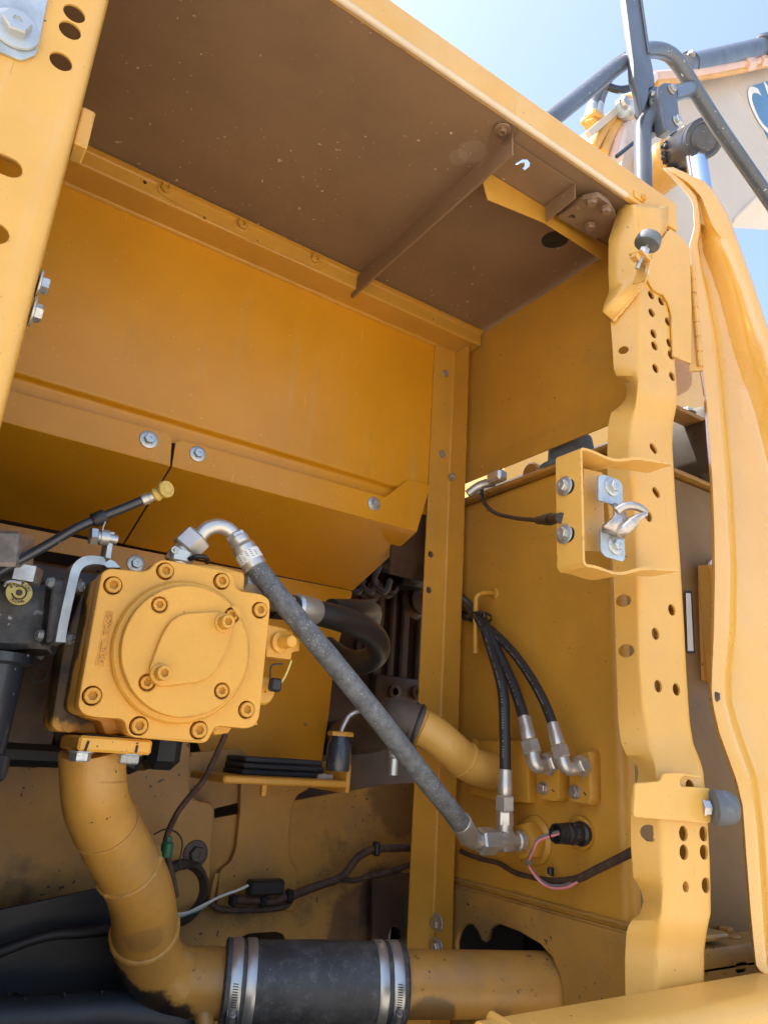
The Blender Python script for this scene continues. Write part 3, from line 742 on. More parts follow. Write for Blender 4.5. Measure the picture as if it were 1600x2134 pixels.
# hook rod
rod = [O(1030, 1237, x=XR), O(1022, 1236, x=XR-.02), O(1004, 1236, x=XR-.045), O(993, 1244, x=XR-.055), O(991, 1262, x=XR-.055), O(990, 1362, x=XR-.055)]
b = NB(); tube(b, crv(rod, 6), .0058, 14); ob('hook_rod', b, yi, T)
boss(1030, 1237, [(.014, -.001), (.012, .004), (.006, .006)], 'weld_collar', yi)
# small black clip stud
b = NB(); q = O(1156, 1822, x=XR); tube(b, crv([q, q-X_*.018+Z_*.004, q-X_*.024-Z_*.004-Y_*.010, q-X_*.016-Y_*.022-Z_*.006], 5), .004, 10); ob('wire_hook', b, yi, T)
b = NB(); box(b, O(1147, 1826, x=XR-.02), (.012, .010, .030), None, .002); ob('clip', b, M['blackplastic'], T)
# things on the tank's front, right of the pillar
ff = FY(YT-.0045)
dec = ff.pxs([(1428, 1232), (1441, 1232), (1448, 1362), (1433, 1362)])
LB = plate('label_border', ff.lift(.0006), rnd(dec, .003), M['ink'], T, t=.0008, bev=.0001)
de2 = ff.pxs([(1428, 1236), (1438, 1237), (1444, 1357), (1432, 1357)])
plate('label', ff.lift(.0012), rnd(de2, .002), M['white'], LB, t=.0006, bev=.0001)
rb = NB()
for u in (1457, 1468):
    a, c_ = O(u, 1180, y=YT), O(u+8, 1420, y=YT); tube(rb, [a, c_], .008, 10)
ob('pressed_rib', rb, yi, T)
b = NB(); lathe(b, O(1486, 1185, y=YT-.03), -Y_, [(.019, 0), (.019, .004), (.008, .0045)], 24); ob('white_washer', b, M['white'], T)
b = NB(); lathe(b, O(1486, 1190, y=YT), -Y_, [(.020, 0), (.023, .01), (.020, .03)], 20); box(b, O(1486, 1212, y=YT-.015), (.036, .028, .05), None, .004); ob('latch_body', b, M['blackplastic'], T)
b = NB(); box(b, O(1490, 1300, y=YT-.02), (.05, .035, .25), None, .004); ob('latch_case', b, yo, T)

# ------------------------------------------------------------------ seen through the gap above the tank
T = thing('filler_neck', 'dark dome shaped filler cap on top of the tank behind the latch bracket', 'filler cap', (1.2, .98, ZT1))
q = O(1190, 952, x=1.20); q.z = ZT1+.009
b = NB(); lathe(b, q, Z_, [(.075, 0), (.075, .012), (.055, .018), (.052, .06), (.048, .085), (.030, .095), (0, .097)], 28); ob('cap', b, M['rubber_grey'], T)
b = NB(); box(b, (1.62, 1.30, ZT1+.10), (.40, .86, .18), None, .02, 2)  # dark box added to block the sunlit background in the slit
tag(ob('slit_dark_box', b, M['rustpipe']), 'added dark box blocking the bright background behind the slit above the tank', 'box')
b = NB(); lathe(b, O(1105, 985, x=1.30), -X_, [(.03, -.12), (.03, .0), (.024, .004), (0, .004)], 22)
tag(ob('cross_tube', b, yo), 'short yellow round bar end in the slit above the tank', 'bar')
b = NB(); tube(b, crv([O(1030, 1004, x=1.14), O(1000, 1012, x=1.12), O(975, 1030, x=1.10)], 5), .012, 12)
q = O(1035, 994, x=1.12); box(b, q, (.03, .05, .028), None, .006)
tag(ob('tank_breather', b, M['steel']), 'small grey breather fitting on the tank edge beside the corner post', 'fitting')

# ------------------------------------------------------------------ tank foot plate with the big cut-out
T = thing('tank_foot_frame', 'yellow frame plate with heart shaped black cutout under the tank', 'frame plate', (XR, 1.1, .9))
XF = XR-.012
ff = FX(XF)
co = cc([(300, 1140), (300, 830), (312, 785), (330, 762), (350, 753), (370, 757), (390, 785), (405, 822), (420, 830), (430, 820), (438, 785), (455, 762), (480, 755), (560, 785), (650, 838), (700, 895), (732, 975), (745, 1050), (748, 1140)], 2, 800, 1550)
zt_ = ZT0-.010
plate('sheet', ff, [(-1.40, zt_), (-1.40, .95), (-.80, .95), (-.80, zt_)], yd, T, holes=[ff.pxs(co)], t=.012, bev=.004)
b = NB(); box(b, (XF+.10, 1.13, zt_-.002), (.19, .56, .012), None, .005, 2); ob('top_plate', b, yd, T)
b = NB(); box(b, (XF+.45, 1.12, .93), (.02, 1.0, .6)); box(b, (XF+.24, 1.62, .93), (.44, .02, .6)); box(b, (XF+.24, 1.12, .66), (.46, 1.0, .02)); ob('cutout_dark_box', b, M['oily'], T)  # dark box added behind the cutout to shut off bright background
# floor seen right of the pillar
T = thing('side_platform', 'dusty platform ledge at the foot of the tank between pillar and door', 'platform', (1.5, .95, 1.2))
zp = O(1500, 1970, y=.86).z
b = NB(); box(b, (1.6, .97, zp-.02), (.9, .24, .04), None, .006, 2); ob('ledge', b, yd, T)
q = O(1513, 1935, y=.9); fast('bolt', (q.x, .9, zp), Z_, .014, yd, T)
plate('lower_web', FY(.85), [(1.13, .95), (1.9, .95), (1.9, zp-.03), (1.13, zp-.03)], yd, T, t=.005, holes=[slot(FY(.85).px(1545, 2018), .02, .008)])
b = NB(); zl = O(1440, 885, y=YT).z; 
box(b, (1.545, YT-.012, zl), (.65, .05, .010), None, .003); tag(ob('tank_ledge', b, yd), 'brown ledge bar over the tank right of the pillar', 'ledge')
fast('bolt', O(1432, 862, y=YT-.02), Z_, .012, M['galv'], bpy.data.objects['tank_ledge'])

# ------------------------------------------------------------------ sill beam along the bottom
T = thing('sill_beam', 'bright yellow folded sill beam crossing the lower right corner', 'sill', (.9, .72, 1.0))
zs_ = 1.212
b = bend_bm([(.775, zs_-.012), (.768, zs_), (.700, zs_-.004), (.684, zs_-.022), (.676, zs_-.10), (.672, .98)], .005, fs, O(1030, 2108, y=.77).x-.03, 1.9, r=.012, n=5)
ob('folded_sheet', b, M['yellow_out'], T)
b = NB(); tube(b, [V((O(1035, 2107, y=.765).x, .775, zs_-.004)), V((O(1035, 2107, y=.765).x, .70, zs_-.008))], .008, 12); ob('edge_weld', b, yo, T)

# ------------------------------------------------------------------ open door
T = thing('side_door', 'open yellow side door with scuffed pale inner panel and curved top at the right edge', 'door', (1.25, .8, 1.2))
dL = [(1384, 350), (1415, 382), (1438, 408), (1446, 426), (1449, 472), (1445, 488), (1438, 512), (1440, 546), (1452, 650), (1461, 773), (1468, 820), (1472, 860), (1476, 925), (1482, 998), (1486, 1100), (1487, 1200), (1485, 1318), (1481, 1440), (1485, 1472), (1497, 1528), (1533, 1627), (1547, 1680), (1554, 1780), (1564, 1903), (1573, 1988), (1577, 2016), (1600, 2034), (1640, 2060)]
dA = [(1384, 350.5), (1425, 382), (1450, 408), (1456, 440), (1458, 480), (1453, 510), (1461, 560), (1472, 611), (1487, 690), (1499, 780), (1508, 882), (1517, 983), (1522, 1070), (1528, 1187), (1525, 1318), (1515, 1400), (1516, 1461), (1533, 1521), (1568, 1620), (1582, 1733), (1593, 1910), (1599, 2016), (1625, 2034), (1660, 2060)]
dB = [(1386, 351), (1430, 382), (1456, 408), (1462, 440), (1464, 480), (1467, 520), (1484, 565), (1503, 620), (1519, 681), (1531, 727), (1554, 796), (1575, 860), (1583, 896), (1598, 954), (1625, 1060), (1690, 1300), (1760, 1600), (1850, 2060)]
dC = [(1388, 350), (1438, 382), (1462, 408), (1474, 440), (1484, 468), (1507, 500), (1531, 553), (1554, 611), (1577, 680), (1600, 745), (1640, 870), (1700, 1080), (1800, 1500), (1900, 2060)]
dO = [(1392, 346), (1470, 382), (1484, 400), (1502, 428), (1517, 455), (1530, 490), (1548, 540), (1566, 590), (1584, 645), (1600, 694), (1650, 850), (1730, 1100), (1840, 1500), (1950, 2060)]
dP = [(1384, 349)]
XD = 1.245
hD = O(1470, 1000, x=XD)
FD = Fr(hD, V((.82, -.57, 0)), Z_)
if FD.n.x > 0: FD = Fr(hD, V((-.82, .57, 0)), Z_)
def OD(u, v, x): return FD.w(*FD.px(u, v, XD-x), XD-x)
rows = []
vs_ = [350+ (2060-350)*i/170 for i in range(171)]
for v in vs_:
    uL, uA, uB, uC, uO = [itp(c, v) for c in (dL, dA, dB, dC, dO)]
    uB = max(uB, uA+1); uC = max(uC, uB+1); uO = max(uO, uC+1)
    s = min(1, (v-350)/170)
    r = [OD(uL, v, XD+.030), OD(uL, v, XD+.006), OD(uL*.9+uA*.1, v, XD)]
    r += [OD(uL*.45+uA*.55, v, XD), OD(uL*.25+uA*.75, v, XD+.001), OD(uA, v, XD+.040*s)]
    r += [OD(uA*.93+uB*.07, v, XD+.046*s), OD(uA*.5+uB*.5, v, XD+.046*s), OD(uA*.1+uB*.9, v, XD+.046*s), OD(uB, v, XD+.042*s)]
    r += [OD(uB*.5+uC*.5, v, XD+.018*s), OD(uC, v, XD-.003*s), OD(uC*.6+uO*.4, v, XD-.006*s), OD(uC*.2+uO*.8, v, XD-.006*s), OD(uO, v, XD-.002*s), OD(uO, v, XD+.03)]
    rows.append(r)
b = NB(); grid(b, rows); me = mesh_of(b, 50); me = solid(me, .003, 1)
ob('inner_panel', me, M['door'], T, ang=45)
# hinge strip
fh = FD.lift(.004)
hg = fh.pxs([(1427, 553), (1437, 549), (1446, 552), (1464, 755), (1465, 771), (1436, 774)])
plate('hinge_leaf', fh, hg, yo, T, t=.006, bev=.001)
HL = bpy.data.objects['hinge_leaf']
b = NB(); tube(b, [OD(1441, 560, XD-.006), OD(1459, 762, XD-.006)], .0045, 10); ob('hinge_pin', b, yo, HL)
for k in range(7):
    b = NB(); t0, t1 = k/7+.004, (k+1)/7-.01
    A0, A1 = OD(1441, 556, XD-.006), OD(1459, 766, XD-.006); tube(b, [A0.lerp(A1, t0), A0.lerp(A1, t1)], .0062, 10); ob('hinge_knuckle', b, yo, HL)
b = NB(); bmesh.ops.create_icosphere(b, subdivisions=2, radius=.011)
for v_ in b.verts: v_.co = OD(1489, 1452, XD) + V((v_.co.x*.3, v_.co.y*(.7+.5*random.random()), v_.co.z*(.8+.5*random.random())))
ob('torn_dent', b, M['rag'], T)

# cable from the tank edge to the latch bracket
T = thing('latch_cable', 'black braided cable swinging from the tank edge to the latch bracket', 'cable', O(1060, 1075, x=1.0))
ce = V((xlg-.002, yfar-.012, O(1155, 1085, x=xlg).z))
cp = [O(1012, 1000, x=XR-.002), O(1004, 1022, x=XR-.014), O(1008, 1046, x=XR-.03), O(1030, 1068, x=XR-.07), O(1070, 1079, x=XR-.14), O(1108, 1083, x=.94)]
cb_ = O(1122, 1084, x=.90)
b = NB(); tube(b, crv(cp+[cb_], 7), .0045, 10); ob('cable', b, M['hose_in'], T)
b = NB(); tube(b, [cb_, cb_.lerp(ce, .35), cb_.lerp(ce, .36), cb_.lerp(ce, .6), cb_.lerp(ce, .61), ce], [.008, .0085, .0105, .0105, .009, .009], 12); ob('plug', b, M['blackplastic'], T)
# ------------------------------------------------------------------ hydraulic pump
S5 = 1600/650
def c5(L): return [(x/S5, 1050+y/S5) for x, y in L]
YPm = 1.0
T = thing('hydraulic_pump', 'chunky cast yellow hydraulic pump with round bolted cover', 'pump', (.33, 1.1, 1.6))
yp = M['yellow_pump']
fp = FY(YPm)
out = c5([(522, 352), (560, 330), (735, 346), (765, 334), (798, 300), (832, 285), (872, 290), (1170, 343), (1192, 355), (1202, 375), (1212, 432), (1240, 448), (1345, 463), (1385, 492), (1386, 545), (1332, 1095), (1308, 1140), (1268, 1155), (1130, 1142), (1100, 1150), (1084, 1185), (1066, 1218), (1038, 1230), (720, 1203), (680, 1196), (655, 1178), (640, 1117), (620, 1105), (480, 1095), (425, 1080), (400, 1040), (408, 980), (508, 420)])
o2 = rnd(fp.pxs(out), .010)
cvr = c5([(580, 418), (848, 345), (1137, 397), (1333, 545), (473, 985), (713, 1140), (1020, 1162), (1265, 1057)])
CV = plate('cover_casting', fp, o2, yp, T, holes=[circ(fp.px(*p), .0122, 24) for p in cvr], t=.030, bev=.0022)
b = NB(); fb = fp.lift(-.026)
ctr = (sum(p[0] for p in o2)/len(o2), sum(p[1] for p in o2)/len(o2))
o3 = [(ctr[0]+(x-ctr[0])*.985, ctr[1]+(z-ctr[1])*.985) for x, z in o2]
ob('body', plate_me(fb, o3, (), .20, .006), yp, T)
# mounting flange behind, lower left
fl = FY(YPm+.10)
fo = c5([(262, 1135), (330, 700), (430, 430), (700, 380), (760, 1000), (760, 1175), (745, 1190), (640, 1188), (520, 1185), (290, 1170)])
plate('mounting_flange', fl, rnd(fl.pxs(fo), .010), yp, T, t=.07, bev=.005)
b = NB(); lathe(b, O(360/S5, 1050+1130/S5, y=YPm+.10), -Y_, [(.011, 0), (.011, .002), (.0085, .0022), (.0085, .0032), (0, .0033)], 22); ob('core_plug', b, yp, T)
# ribs between body and flange
rbm = NB(); fr_ = FY(YPm+.045)
plate('side_rib', FY(YPm+.055), rnd(FY(YPm+.055).pxs(c5([(505, 1000), (640, 1110), (660, 1180), (540, 1190), (515, 1120), (420, 1095)])), .006), yp, T, t=.05, bev=.006)
for p in cvr:
    q = O(p[0], p[1], y=YPm+.003); fast('sock', q+V((0, .0065, 0)), -Y_, .0104, yp, CV, 'cap_screw')
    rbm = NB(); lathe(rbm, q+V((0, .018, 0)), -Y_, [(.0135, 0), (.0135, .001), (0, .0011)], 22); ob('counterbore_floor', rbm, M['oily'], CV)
# round cover
cc0 = O(*c5([(965, 750)])[0], y=YPm-.024)
Rr = (O(*c5([(1290, 760)])[0], y=YPm-.024)-O(*c5([(640, 740)])[0], y=YPm-.024)).length/2
cvs = c5([(820, 517), (1192, 572), (757, 917), (1140, 960)])
fcap = FY(YPm-.024)
RC = plate('round_cover', fcap, circ((cc0.x, cc0.z), Rr, 72), yp, T, holes=[circ(fcap.px(*p), .0112, 22) for p in cvs], t=.018, bev=.002)
b = NB(); lathe(b, (cc0.x, YPm+.002, cc0.z), -Y_, [(Rr+.0085, 0), (Rr+.0085, .009), (Rr+.006, .0125), (Rr-.002, .013), (Rr-.0035, .012), (Rr-.0035, .014), (0, .0141)], 72); ob('cover_boss', b, yp, T)
sb = NB()
for p in cvs:
    q = O(p[0], p[1], y=YPm-.021); fast('sock', q+V((0, .0085, 0)), -Y_, .0088, yp, RC, 'cap_screw')
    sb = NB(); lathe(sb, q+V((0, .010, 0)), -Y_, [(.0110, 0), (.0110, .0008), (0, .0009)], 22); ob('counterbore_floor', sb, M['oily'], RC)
flid = FY(YPm-.031)
lid = c5([(852, 638), (880, 600), (920, 572), (960, 560), (1110, 552), (1150, 558), (1192, 595), (1199, 650), (1152, 780), (1112, 850), (1070, 895), (1020, 916), (825, 938), (795, 925), (768, 890), (768, 845), (820, 700)])
LL = plate('lens_lid', flid, rnd(flid.pxs(lid), .012), yp, T, t=.007, bev=.0022)
for p in c5([(1160, 607), (834, 870)]):
    q = O(p[0], p[1], y=YPm-.041); fast('sock', q+V((0, .0005, 0)), -Y_, .0095, yp, LL, 'cap_screw')
    bb = NB(); lathe(bb, q+V((0, .010, 0)), -Y_, [(.0135, 0), (.0132, .0025), (.010, .003)], 22); ob('screw_pad', bb, yp, LL)
# cast lettering in its frame, running down the left side
fc = c5([(545, 552), (582, 556), (530, 834), (490, 828)])
F4 = fp.lift(.0004).pxs(fc)
cx_, cz_ = sum(p[0] for p in F4)/4, sum(p[1] for p in F4)/4
ta = math.atan2((F4[2][1]+F4[3][1])-(F4[0][1]+F4[1][1]), (F4[2][0]+F4[3][0])-(F4[0][0]+F4[1][0]))
Lf = math.hypot((F4[2][0]+F4[3][0]-F4[0][0]-F4[1][0])/2, (F4[2][1]+F4[3][1]-F4[0][1]-F4[1][1])/2)
Wf = math.hypot(F4[1][0]-F4[0][0], F4[1][1]-F4[0][1])
me = text_me('0723 L300', Wf*1.0, fp.M(cx_, cz_, .0014, ta), .0016)
# stretch the word along its frame
x_ = [v_.co.copy() for v_ in me.vertices]
dirv = V((math.cos(ta), 0, math.sin(ta))); cen = V((cx_, YPm, cz_))
ext_ = max(abs((p-cen).dot(dirv)) for p in x_)
for v_ in me.vertices:
    d_ = (v_.co-cen).dot(dirv); v_.co += dirv*d_*(Lf*.47/ext_-1)
ob('cast_lettering', me, yp, T)
b = NB()
for i in range(4):
    p, q = F4[i], F4[(i+1) % 4]; tube(b, [fp.w(*p, .0002), fp.w(*q, .0002)], .0007, 6)
ob('letter_frame', b, yp, T)
# suction flange and its bolts below
ffl = [(330, 1195), (755, 1205), (752, 1285), (340, 1262)]
q0, q1 = O(*c5([(352, 1235)])[0], y=1.075), O(*c5([(752, 1240)])[0], y=1.03)
zf1, zf0 = O(*c5([(560, 1198)])[0], y=1.03).z, O(*c5([(560, 1278)])[0], y=1.03).z
b = NB(); box(b, ((q0.x+q1.x)/2+.002, 1.075, (zf0+zf1)/2), (q1.x-q0.x+.004, .115, zf1-zf0), None, .003); ob('suction_flange', b, yp, T)
for u, v in ((418, 1290), (665, 1302)):
    q = O(*c5([(u, v-28)])[0], y=1.035); fast('hex', V((q.x, 1.035, zf0)), -Z_, .0135, M['zinc'], T)
mk = NB()
for a_, c_ in (((455, 1218), (436, 1270)), ((705, 1240), (696, 1278))):
    p, q = O(*c5([a_])[0], y=1.0168), O(*c5([c_])[0], y=1.0168); tube(mk, [p, q], .0016, 6)
ob('paint_mark', mk, M['ink'], T)
# lower right foot and right block
plate('rear_lug', FY(YPm+.03), rnd(FY(YPm+.03).pxs(c5([(1080, 1130), (1330, 1120), (1190, 1150), (1175, 1178), (1100, 1190)])), .004), yp, T, t=.03, bev=.004)
plate('top_block', FY(YPm+.02), rnd(FY(YPm+.02).pxs(c5([(900, 300), (1130, 318), (1250, 352), (1258, 370), (1254, 450), (1000, 430)])), .004), yp, T, t=.08, bev=.004)
# solenoid valve on the right
T = thing('solenoid_valve', 'small yellow solenoid block with round knob and thin wires at the pump right side', 'valve', O(600, 1345, y=1.05))
f = FY(1.04)
plate('block', f, rnd(f.pxs(c5([(1370, 618), (1505, 645), (1510, 678), (1540, 690), (1538, 755), (1500, 762), (1494, 800), (1365, 785)])), .002), yp, T, t=.05, bev=.002)
b = NB(); q = O(*c5([(1432, 712)])[0], y=1.04); lathe(b, q, -Y_+X_*.25, [(.016, 0), (.016, .004), (.0095, .006), (.0095, .030), (.008, .032), (0, .032)], 22); ob('knob', b, yp, T)
b = NB(); q = O(*c5([(1350, 960)])[0], y=1.05); lathe(b, q, -Y_+X_*.2, [(.021, -.03), (.021, 0), (.018, .004), (.003, .0045), (.002, .002), (0, .002)], 24); ob('round_plug', b, yp, T)
b = NB(); tube(b, crv([O(*p, y=y) for p, y in zip(c5([(1495, 805), (1470, 870), (1440, 920), (1405, 938)]), (1.03, 1.03, 1.03, 1.03))], 6), .0016, 8); ob('yellow_wire', b, M['wire_yellow'], T)
b = NB(); tube(b, crv([O(*p, y=1.032) for p in c5([(1450, 822), (1395, 830), (1386, 880), (1398, 930)])], 6), .0014, 8); box(b, O(*c5([(1410, 930)])[0], y=1.03), (.018, .014, .020), None, .003); ob('dark_wire', b, M['blackplastic'], T)

# ------------------------------------------------------------------ suction pipe: mitred elbow, coupling, straight pipe
T = thing('suction_pipe', 'grimy yellow mitred pipe elbow dropping from the pump flange', 'pipe', O(300, 1850, y=1.06))
cl = [(192, 1562, 1.0), (195, 1640, 1.0), (203, 1690, 1.02), (268, 1808, 1.08), (290, 1850, 1.11), (301, 1900, 1.14), (302, 1945, 1.17), (306, 1982, 1.19), (322, 2018, 1.21), (350, 2040, 1.225), (385, 2049, 1.24), (478, 2049, 1.25)]
C_ = [AD(u, v, D) for u, v, D in cl]
pts, rr = [], []
KR = 65.5/F_PX
for i in range(len(C_)-1):
    for k in range(6): pts.append(C_[i].lerp(C_[i+1], k/6)); rr.append(KR*(cl[i][2]+(cl[i+1][2]-cl[i][2])*k/6))
pts.append(C_[-1]); rr.append(KR*1.25)
for _ in range(4):
    pts = [pts[0]]+[(pts[i-1]+pts[i]*2+pts[i+1])/4 for i in range(1, len(pts)-1)]+[pts[-1]]
b = NB(); tube(b, pts, rr, 40); ob('elbow', b, M['yellow_pipe'], T)
def ring(u, v, D, dirv, w, name, mt, rough=.0):
    b = NB(); rows = []; o = AD(u, v, D); m_ = axM(o, dirv); r = KR*D
    n = 60
    for k in range(n):
        a = 2*math.pi*k/n; ww = w*(1+rough*math.sin(k*2.7)+rough*math.sin(k*5.1+1))
        rows.append([m_ @ V(((r+ww*math.cos(t))*math.cos(a), (r+ww*math.cos(t))*math.sin(a), ww*1.2*math.sin(t))) for t in [2*math.pi*j/8 for j in range(8)]])
    rows.append(rows[0]); grid(b, rows, closed=True); return ob(name, b, mt, T)
YPI = M['yellow_pipe']
ring(268, 1808, 1.08, C_[4]-C_[2], .0030, 'weld_bead', YPI, .2)
ring(222, 1722, 1.035, C_[4]-C_[1], .0016, 'seam', YPI, .2)
ring(195, 1627, 1.0, Z_, .0011, 'seam', YPI, .2)
ring(301.5, 1941, 1.168, C_[7]-C_[5], .0048, 'weld_bead', YPI, .10)
ring(392, 2049, 1.241, C_[11]-C_[9], .0010, 'seam', YPI, .2)
pa = AD(470, 2049, 1.25); pe = O(1128, 2052, x=XR); axp = (pe-pa).normalized(); RP = KR*1.25
b = NB(); q = AD(421, 2092, 1.215); tube(b, [q+V((0, .015, .014)), q+V((.002, -.01, -.014)), q+V((.004, -.025, -.05))], .0155, 18)
lathe(b, q+V((0, .004, .003)), V((.05, -.4, -.6)), [(.022, 0), (.020, .004), (.0155, .007)], 18); ob('drain_stub', b, YPI, T)
T = thing('straight_pipe', 'straight yellow pipe running from the rubber coupling into the black cutout', 'pipe', pa)
b = NB(); tube(b, [pa+axp*.20, pe+axp*.12], RP, 40); ob('tube', b, YPI, T)
Tc = thing('rubber_coupling', 'thick scuffed black rubber coupling sleeve joining two yellow pipes', 'coupling', pa)
def proj(P):
    q = P-CAM; d = q.dot(fw); return W_PX/2+F_PX*q.dot(rt)/d, H_PX/2-F_PX*q.dot(up)/d
def along(P, d, u):
    lo, hi = -.2, 1.2
    for _ in range(40):
        m_ = (lo+hi)/2
        if proj(P+d*m_)[0] < u: lo = m_
        else: hi = m_
    return lo
vdir = (CAM-pa); vdir -= axp*vdir.dot(axp); vdir.normalize()
s0_ = along(pa+vdir*.066, axp, 466); pb0 = pa+axp*s0_; L_ = along(pa+vdir*.066, axp, 857)-s0_
RC_ = .0655
b = NB(); lathe(b, pb0, axp, [(RC_-.011, 0), (RC_-.001, .001), (RC_+.0035, .004), (RC_+.001, .012), (RC_, .03), (RC_, L_*.3), (RC_+.0012, L_*.5), (RC_+.0004, L_*.7), (RC_, L_-.03), (RC_+.001, L_-.012), (RC_+.004, L_-.004), (RC_, L_), (RC_-.011, L_+.001)], 56)
ob('sleeve', b, M['coupling'], Tc, ang=60)
def clamp(uu, label, screw, wd_):
    s_ = along(pa+vdir*.067, axp, uu)
    c_ = pa+axp*s_
    T = thing('hose_clamp', label, 'hose clamp', c_, 'steel clamps on the rubber coupling')
    b = NB(); R0 = RC_+.0015
    lathe(b, c_-axp*wd_/2, axp, [(R0-.001, 0), (R0+.0006, .0003), (R0+.0012, .0015), (R0+.0012, wd_-.0015), (R0+.0006, wd_-.0003), (R0-.001, wd_)], 56, caps=False)
    ob('band', b, M['zinc'], T)
    if screw:
        # viewer side of the band
        vd = (CAM-c_); vd -= axp*vd.dot(axp); vd.normalize(); dn = axp.cross(vd); dn = dn if dn.z < 0 else -dn
        def on_(ang, r): return c_+(vd*math.cos(ang)+dn*math.sin(ang))*r
        sb = NB()
        for k in range(10):
            a = .02+k*.055; p = on_(a, R0+.0013); q = on_(a+.012, R0+.0013)
            tube(sb, [p-axp*.0045, q+axp*.0045], .0008, 6)
        ob('slot', sb, M['ink'], T)
        p, q = on_(.62, R0+.008), on_(1.25, R0+.010)
        sb = NB(); tube(sb, [p, q+(q-p)*.3], .0058, 14); tube(sb, [p-(q-p)*.12, p], .004, 10)
        lathe(sb, q+(q-p)*.3, q-p, [(.007, 0), (.007, .006), (.008, .007), (.008, .010), (0, .010)], 6)
        ob('screw', sb, M['zinc'], T)
        sb = NB(); m_ = axM((p+q)/2-(vd*math.cos(.9)+dn*math.sin(.9))*.004, q-p); 
        xax = axp
        for sgn in (-1, 1):
            a0, a1 = p+axp*sgn*.0078, q+axp*sgn*.0078
            n_ = (vd*math.cos(.93)+dn*math.sin(.93))
            grid(sb, [[a0-n_*.008, a0+n_*.004, a0+n_*.004+axp*sgn*.0012, a0-n_*.008+axp*sgn*.0012], [a1-n_*.009, a1+n_*.003, a1+n_*.003+axp*sgn*.0012, a1-n_*.009+axp*sgn*.0012]], closed=True, caps=True)
        ob('housing', sb, M['zinc'], T)
clamp(492, 'worm drive clamp with screw at the left end of the rubber coupling', True, .0195)
clamp(524, 'plain steel band second from the left on the rubber coupling', False, .0175)
clamp(803, 'plain steel band second from the right on the rubber coupling', False, .0175)
clamp(834, 'worm drive clamp with screw at the right end of the rubber coupling', True, .0195)

# ------------------------------------------------------------------ braided hose from the pump to the tee
bh = mat('grey_braided_hose', (.115, .123, .130), .6, var=.25, vs=60, dust=.35, dcol=(.20, .21, .22), ds=70, speck=1.0, scol=(.42, .44, .47), ss=480, bump=.5, bs=420)
T = thing('braided_hose', 'long dusty grey braided hose slanting from pump top to the tee', 'hose', O(700, 1385, y=1.02))
hp = [(528, 1176, 1.05), (550, 1205, 1.045), (598, 1265, 1.03), (700, 1388, 1.01), (800, 1512, 1.01), (885, 1622, 1.03), (940, 1690, 1.06), (974, 1738, 1.095)]
b = NB(); tube(b, crv([O(*p[:2], y=p[2]) for p in hp], 10), .0172, 26); ob('hose', b, bh, T)
A = O(514, 1152, y=1.055); B_ = O(533, 1184, y=1.048)
A2 = O(494, 1120, y=1.062)
b = NB(); seg(b, A2, A2.lerp(B_, 1.0), [(.014, 0), (.0165, .04), (.0165, .18), (.0145, .22), (.0165, .27), (.0192, .34), (.0195, .98), (.0175, 1)], 26); ob('ferrule', b, M['steel'], T)
f_ax = (B_-A2).normalized()
lb = NB(); lathe(lb, A2.lerp(B_, .50), f_ax, [(.0194, 0), (.0199, .0003), (.0199, .017), (.0194, .0173)], 26, caps=False); ob('label_wrap', lb, M['white'], T)
mk = NB(); vd = (CAM-A); vd -= f_ax*vd.dot(f_ax); vd.normalize(); sd_ = f_ax.cross(vd)
for i in range(4):
    for j in range(5):
        if (i*5+j*3) % 7 == 0: continue
        a = -.7+.35*j; q = A2.lerp(B_, .50)+f_ax*(.0030+.0035*i)+(vd*math.cos(a)+sd_*math.sin(a))*.0200
        box(mk, q, (.0034, .0012, .0006), axM((0, 0, 0), vd*math.cos(a)+sd_*math.sin(a)) if False else None)
ob('label_print', mk, M['ink'], T)
el = [(396, 1142, 1.075), (408, 1128, 1.073), (424, 1108, 1.07), (440, 1099, 1.069), (458, 1097, 1.068), (476, 1104, 1.066), (490, 1118, 1.063), (500, 1133, 1.06)]
b = NB(); tube(b, crv([O(*p[:2], y=p[2]) for p in el], 6), .0120, 20); ob('elbow_tube', b, M['steel'], T)
b = NB(); nutseg(b, O(383, 1146, y=1.078), O(414, 1117, y=1.072), .0245); ob('swivel_nut', b, M['steel'], T)
b = NB(); nutseg(b, O(489, 1112, y=1.064), O(502, 1136, y=1.06), .0165); ob('ferrule_nut', b, M['steel'], T)
b = NB(); seg(b, O(366, 1176, y=1.082), O(392, 1138, y=1.077), [(.020, 0), (.020, .6), (.017, 1)], 20); box(b, O(373, 1160, y=1.075), (.030, .03, .022), None, .003); ob('port_adapter', b, M['steel'], T)
fast('sock', O(364, 1148, y=1.065), -Y_-X_*.2, .006, M['steel'], T, 'cap_screw')
b = NB(); tube(b, crv([O(395, 1165, y=1.06), O(410, 1160, y=1.05), O(428, 1162, y=1.05), O(432, 1172, y=1.06)], 6), .004, 8); ob('cable_tie', b, M['blackplastic'], T)
eA, eB = O(958, 1712, y=1.078), O(982, 1752, y=1.103)
b = NB(); seg(b, eA, eB, [(.0182, 0), (.0200, .03), (.0200, .12), (.0192, .2), (.0190, .75), (.016, .9), (.014, 1.0)], 26); ob('end_ferrule', b, M['zinc'], T)

